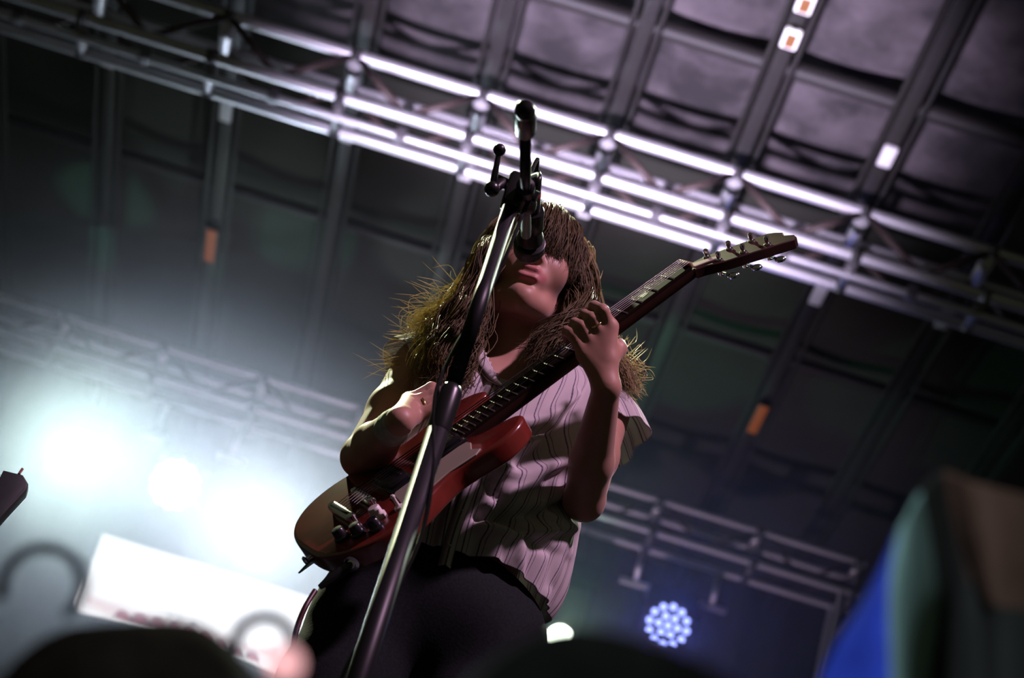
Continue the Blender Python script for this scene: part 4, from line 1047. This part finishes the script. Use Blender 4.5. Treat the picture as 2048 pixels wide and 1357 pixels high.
# ------------------------------------------------------------------ second stand with a clip-on receiver, at the left edge
rc_ = P(14, 1003, 3.3)
rs = empty('receiver_stand', (rc_.x - .012, rc_.y, STAGE), 'slim dark stand just inside the left edge of the picture', 'stand')
rod('pole', (rc_.x - .022, rc_.y + .02, STAGE + .02), (rc_.x - .022, rc_.y + .02, rc_.z - .035), .008, M_stand, rs)
lathe('base', [(.12, 0), (.12, .008), (.09, .016), (.012, .03)], M_stand, rs, Matrix.Translation((rc_.x - .022, rc_.y + .02, STAGE)), 30)
rv = empty('wireless_receiver', (rc_.x, rc_.y, rc_.z - .05), 'small dark wireless receiver box with a stub aerial at the left edge', 'receiver')
TR = Matrix.Translation(rc_) @ Matrix.Rotation(math.radians(4), 4, 'Y')
M_rv = mat('dark_green_grey_box', (.035, .045, .042), .5, scale=30)
prism('case', [(-.024, .040), (.006, .044), (.019, .034), (.021, .022), (.010, -.020), (.004, -.045), (-.014, -.048), (-.024, -.02)], -.014, .014, M_rv, rv, TR @ Matrix.Rotation(math.pi / 2, 4, 'X'), bev=.003, seg=2)
rod('aerial', TR @ Vector((-.004, 0, .04)), TR @ Vector((-.002, 0, .060)), .0022, mat('aerial_red', (.20, .06, .05), .5), rv, 8)
box('clamp', (-.006, .004, -.053), (.022, .03, .012), M_knob, rv, TR, bev=.003)
box('status_light', (-.004, -.004, -.061), (.012, .012, .006), emis('blue_led', (.15, .2, 1.0), 1.2), rv, TR, bev=.002)

# ================================================================== AUDIENCE
M_skin2 = mat('audience_skin', (.35, .22, .16), .6, scale=40)
def audience(x, y, top, label, hair_m, shirt_m, hair_kind, arm_up=None):
    H = top - .015; t = empty('person', (x, y, 0), label, 'person', None)
    hc = np.array([x, y, H - .115]); nb = np.array([x, y - .01, H - .27]); ch = np.array([x, y, H - .45]); wa_ = np.array([x, y, H - .66]); hp = np.array([x, y, H - .82])
    shl, shr_ = nb + (-.175, 0, -.075), nb + (.175, 0, -.075)
    hand = {}
    arms = []
    for s_, sh_ in ((-1, shl), (1, shr_)):
        if arm_up is not None and s_ == arm_up[0]:
            wr_ = n3(arm_up[1]); el_ = (sh_ + wr_) / 2 + np.array([s_ * .05, .02, -.17])
        else:
            el_ = sh_ + (s_ * .05, .02, -.29); wr_ = el_ + (-s_ * .03, .12, -.22)
        arms.append((sh_, el_, wr_, s_))
    legs = [(hp + (s_ * .09, 0, -.04), np.array([x + s_ * .10, y + .01, H * .28]), np.array([x + s_ * .11, y - .02, .075])) for s_ in (-1, 1)]
    def build(grow, h, parts):
        lo = np.array([x - .42, y - .30, 0]); hi = np.array([x + .42, y + .36, top + .12]); s = Sculpt(lo, hi, h); g = grow
        if 'torso' in parts:
            s.ell(ch, (.155 + g, .105 + g, .17 + g), .06); s.ell(wa_, (.135 + g, .10 + g, .15 + g), .06)
            s.cap(nb + (0, 0, -.07), shl, .06 + g, .052 + g, .04); s.cap(nb + (0, 0, -.07), shr_, .06 + g, .052 + g, .04)
        if 'hips' in parts: s.ell(hp, (.155 + g, .11 + g, .12 + g), .05)
        if 'head' in parts:
            s.ell(hc + (0, -.01, .02), (.074, .092, .090), .02); s.ell(hc + (0, .035, -.04), (.058, .062, .080), .02); s.ell(hc + (0, .105, -.025), (.012, .018, .022), .012)
            for q in (-1, 1): s.ell(hc + (q * .077, -.005, -.02), (.010, .020, .032), .006); s.ell(hc + (q * .03, .085, .0), (.012, .012, .010), .008)
            s.cap(hc + (0, .078, -.062), hc + (0, .080, -.068), .012, .012, .01)
            s.cap(hc + (0, -.02, -.07), nb, .052, .058, .03); s.cap(nb, nb + (0, 0, -.06), .058, .07, .03)
        for sh_, el_, wr_, s_ in arms:
            if 'sleeves' in parts: s.cap(sh_, sh_ * .45 + el_ * .55, .05 + g, .047 + g, .03)
            if 'arms' in parts:
                s.chain([sh_, el_, wr_], [.046, .036, .025], .02)
                d = (wr_ - el_) / np.linalg.norm(wr_ - el_); sd_ = np.cross(d, (0, 1, 0)); sd_ /= np.linalg.norm(sd_) + 1e-9
                pm = wr_ + d * .075
                up_ = arm_up is not None and s_ == arm_up[0]
                for i in range(4):
                    kq = pm + sd_ * (-.028 + .0187 * i); s.cap(wr_, kq, .02, .013, .012)
                    c1 = kq + d * (.010 if up_ else .04) + np.array([0, .030 if up_ else .004, 0]); c2 = c1 + (np.array([0, .004, -.028]) if up_ else d * .03 + np.array([0, .012, 0]))
                    s.chain([kq, c1, c2], [.0105, .0095, .008], .005)
                s.chain([wr_ + d * .02, pm + sd_ * -s_ * .045 - d * .03, pm + sd_ * -s_ * .05 + d * .005 + np.array([0, .02, 0])], [.016, .0125, .009], .008)
        if 'legs' in parts:
            for h_, k_, a_ in legs: s.chain([h_, k_, a_], [.085 + g, .056 + g, .042 + g], .03)
        if 'feet' in parts:
            for h_, k_, a_ in legs: s.chain([a_ + (0, -.02, -.035), a_ + (0, .12, -.045), a_ + (0, .17, -.05)], [.036, .036, .024], .02)
        return s
    s = build(0, .011, ('torso', 'hips', 'head', 'arms', 'legs', 'feet')); s.above(2, .003, 1); V, Q = s.mesh(); np_mesh('body', relax(V, Q, 1), Q, M_skin2, t)
    s = build(.013, .012, ('torso', 'sleeves')); s.above(2, hp[2] - .06, 1); s.above(2, nb[2] + .005, -1); V, Q = s.mesh(); np_mesh('t_shirt', relax(V, Q, 2), Q, shirt_m, t)
    s = build(.016, .012, ('hips', 'legs')); s.above(2, .075, 1); s.above(2, hp[2] + .08, -1); V, Q = s.mesh(); np_mesh('trousers', relax(V, Q, 2), Q, M_denim, t)
    s = Sculpt(hc - .24, hc + .20, .008); s.ell(hc + (0, -.018, .026), (.086, .100, .100), .02); 
    if hair_kind == 'long':
        s.ell(hc + (0, -.05, -.06), (.088, .075, .11), .03); s.cap(hc + (-.03, -.075, -.10), hc + (-.03, -.08, -.20), .05, .035, .03); s.cap(hc + (.03, -.075, -.10), hc + (.03, -.08, -.20), .05, .035, .03)
    else: s.ell(hc + (0, -.04, -.03), (.080, .075, .07), .03)
    s.ell(hc + (0, .115, -.06), (.075, .085, .10), .015, cut=True)
    g = np.meshgrid(*[s.lo[i] + np.arange(s.n[i]) * s.h for i in range(3)], indexing='ij', sparse=True)
    s.F = (s.F + .003 * np.sin(70 * g[0] + 12 * g[2]) * np.cos(55 * g[1] + 9 * g[2])).astype(np.float32)
    V, Q = s.mesh(); np_mesh('hair', relax(V, Q, 1), Q, hair_m, t)
    return t, hc
M_h1 = mat('brown_hair', (.016, .011, .008), .8, scale=90, var=.4, spec=.08); M_h2 = mat('black_hair', (.008, .008, .007), .8, scale=90, var=.4, spec=.08)
M_t1 = mat('navy_cotton', (.015, .018, .03), .9, scale=120); M_t2 = mat('charcoal_cotton', (.02, .02, .02), .9, scale=120)
hA = P(375, 1216, 1.15); tA, hcA = audience(hA.x, 1.2, hA.z, 'dark haired fan seen from behind, wearing a loop eared headband, under the video screen', M_h1, M_t1, 'long')
hB = P(1308, 1250, .875); stick_tip = P(571, 1328, .93)
wB = (hB.x - .17, 1.0, 1.475)
tB, hcB = audience(hB.x, .92, hB.z, 'short haired fan seen from behind, a dark dome below the singer', M_h2, M_t2, 'short', arm_up=(-1, wB))
# headband with two loop ears
hb = empty('headband', hA - Vector((0, 0, .02)), 'thin headband with two furry loop ears on the fan at the left', 'headband')
M_fur = mat('dark_violet_fur', (.06, .05, .09), .9, scale=200, var=.4)
arc = [Vector((hcA[0] + .091 * math.sin(a), 1.2 - .012, hcA[2] + .026 + .105 * math.cos(a))) for a in np.linspace(-1.7, 1.7, 24)]
tube('band', arc, .0045, M_fur, hb, 8)
for (px, py, r) in ((84, 1172, .0205), (528, 1290, .0150)):
    c = P(px, py, 1.19); n_ = 22
    lp = [c + Vector((r * 1.02 * math.cos(a), 0, r * math.sin(a) * 1.1)) for a in np.linspace(-.6, math.pi + .6, n_)]
    tube('ear', lp, [.0034] * n_, M_fur, hb, 8)
# glow stick in the raised fist
gw = empty('glow_stick', Vector(wB) + Vector((0, .03, .06)), 'thin stick with a pale pink glowing tip raised beside the guitar lead', 'glow stick')
st_b = Vector(wB) + Vector((.03, .035, .05))
rod('stick', st_b, stick_tip - Vector((0, 0, .008)), .004, M_knob, gw, 10)
lathe('tip', [(.0075 * math.sin(t), -.0075 * math.cos(t)) for t in np.linspace(.15, math.pi - .15, 9)], emis('pink_tip', (1.0, .50, .52), 1.1), gw, Matrix.Translation(stick_tip), 14)

# ------------------------------------------------------------------ flag near the camera, right
M_flag_parts = [mat('flag_blue', (.03, .08, .75), .8, scale=60, trans=.3), mat('flag_teal', (.28, .46, .44), .8, scale=60, trans=.3), mat('flag_black', (.008, .009, .008), .9, scale=60), mat('flag_rust', (.13, .065, .045), .85, scale=60, trans=.4)]
pxp = P(2125, 1100, 1.16)
fg = empty('flag', (pxp.x, pxp.y, 0), 'blurred waving flag with blue, teal, black and rust bands close to the right edge', 'flag')
rod('pole', (pxp.x, pxp.y, .0), (pxp.x, pxp.y, P(2200, 830, 1.16).z), .011, M_stand, fg, 14)
lathe('finial', [(.011, 0), (.016, .008), (.016, .018), (.004, .03)], M_stand, fg, Matrix.Translation((pxp.x, pxp.y, P(2200, 830, 1.16).z)), 14)
cols = [[(1768, 1135, 1.14), (1722, 1215, 1.13), (1672, 1300, 1.12), (1632, 1385, 1.12), (1580, 1500, 1.12)],
        [(1800, 1060, 1.10), (1778, 1150, 1.085), (1772, 1240, 1.08), (1775, 1370, 1.08), (1770, 1500, 1.08)],
        [(1838, 985, 1.12), (1866, 1130, 1.13), (1872, 1230, 1.135), (1855, 1370, 1.14), (1845, 1500, 1.14)],
        [(1884, 945, 1.17), (1905, 1060, 1.18), (1930, 1150, 1.185), (1950, 1250, 1.18), (1960, 1500, 1.18)],
        [(1975, 972, 1.14), (1985, 1080, 1.13), (1995, 1190, 1.13), (2010, 1260, 1.13), (2010, 1500, 1.13)],
        [(2130, 1015, 1.16), (2128, 1110, 1.16), (2124, 1215, 1.16), (2118, 1290, 1.16), (2090, 1500, 1.16)]]
grid = np.array([spline([n3(P(*q)) for q in c], 24) for c in cols]); NC = 60
gg = np.array([spline(list(grid[:, j]), NC) for j in range(24)])
gg[:, :, 1] += .006 * np.sin(np.linspace(0, 18, NC))[None, :] * np.linspace(.2, 1, 24)[:, None]
V = gg.reshape(-1, 3); Fq = []; mi = []
for j in range(23):
    for i in range(NC - 1):
        Fq.append((j * NC + i, j * NC + i + 1, (j + 1) * NC + i + 1, (j + 1) * NC + i)); u = (i + .5) / (NC - 1) * 5
        mi.append(0 if u < 1 else 1 if u < 2 else 2 if u < 3 else (3 if (j + .5) / 23 < .55 else 2))
cl = mesh('cloth', V, Fq, M_flag_parts[0], fg)
for m_ in M_flag_parts[1:]: cl.data.materials.append(m_)
cl.data.polygons.foreach_set('material_index', mi)
md = cl.modifiers.new('thickness', 'SOLIDIFY'); md.thickness = .001
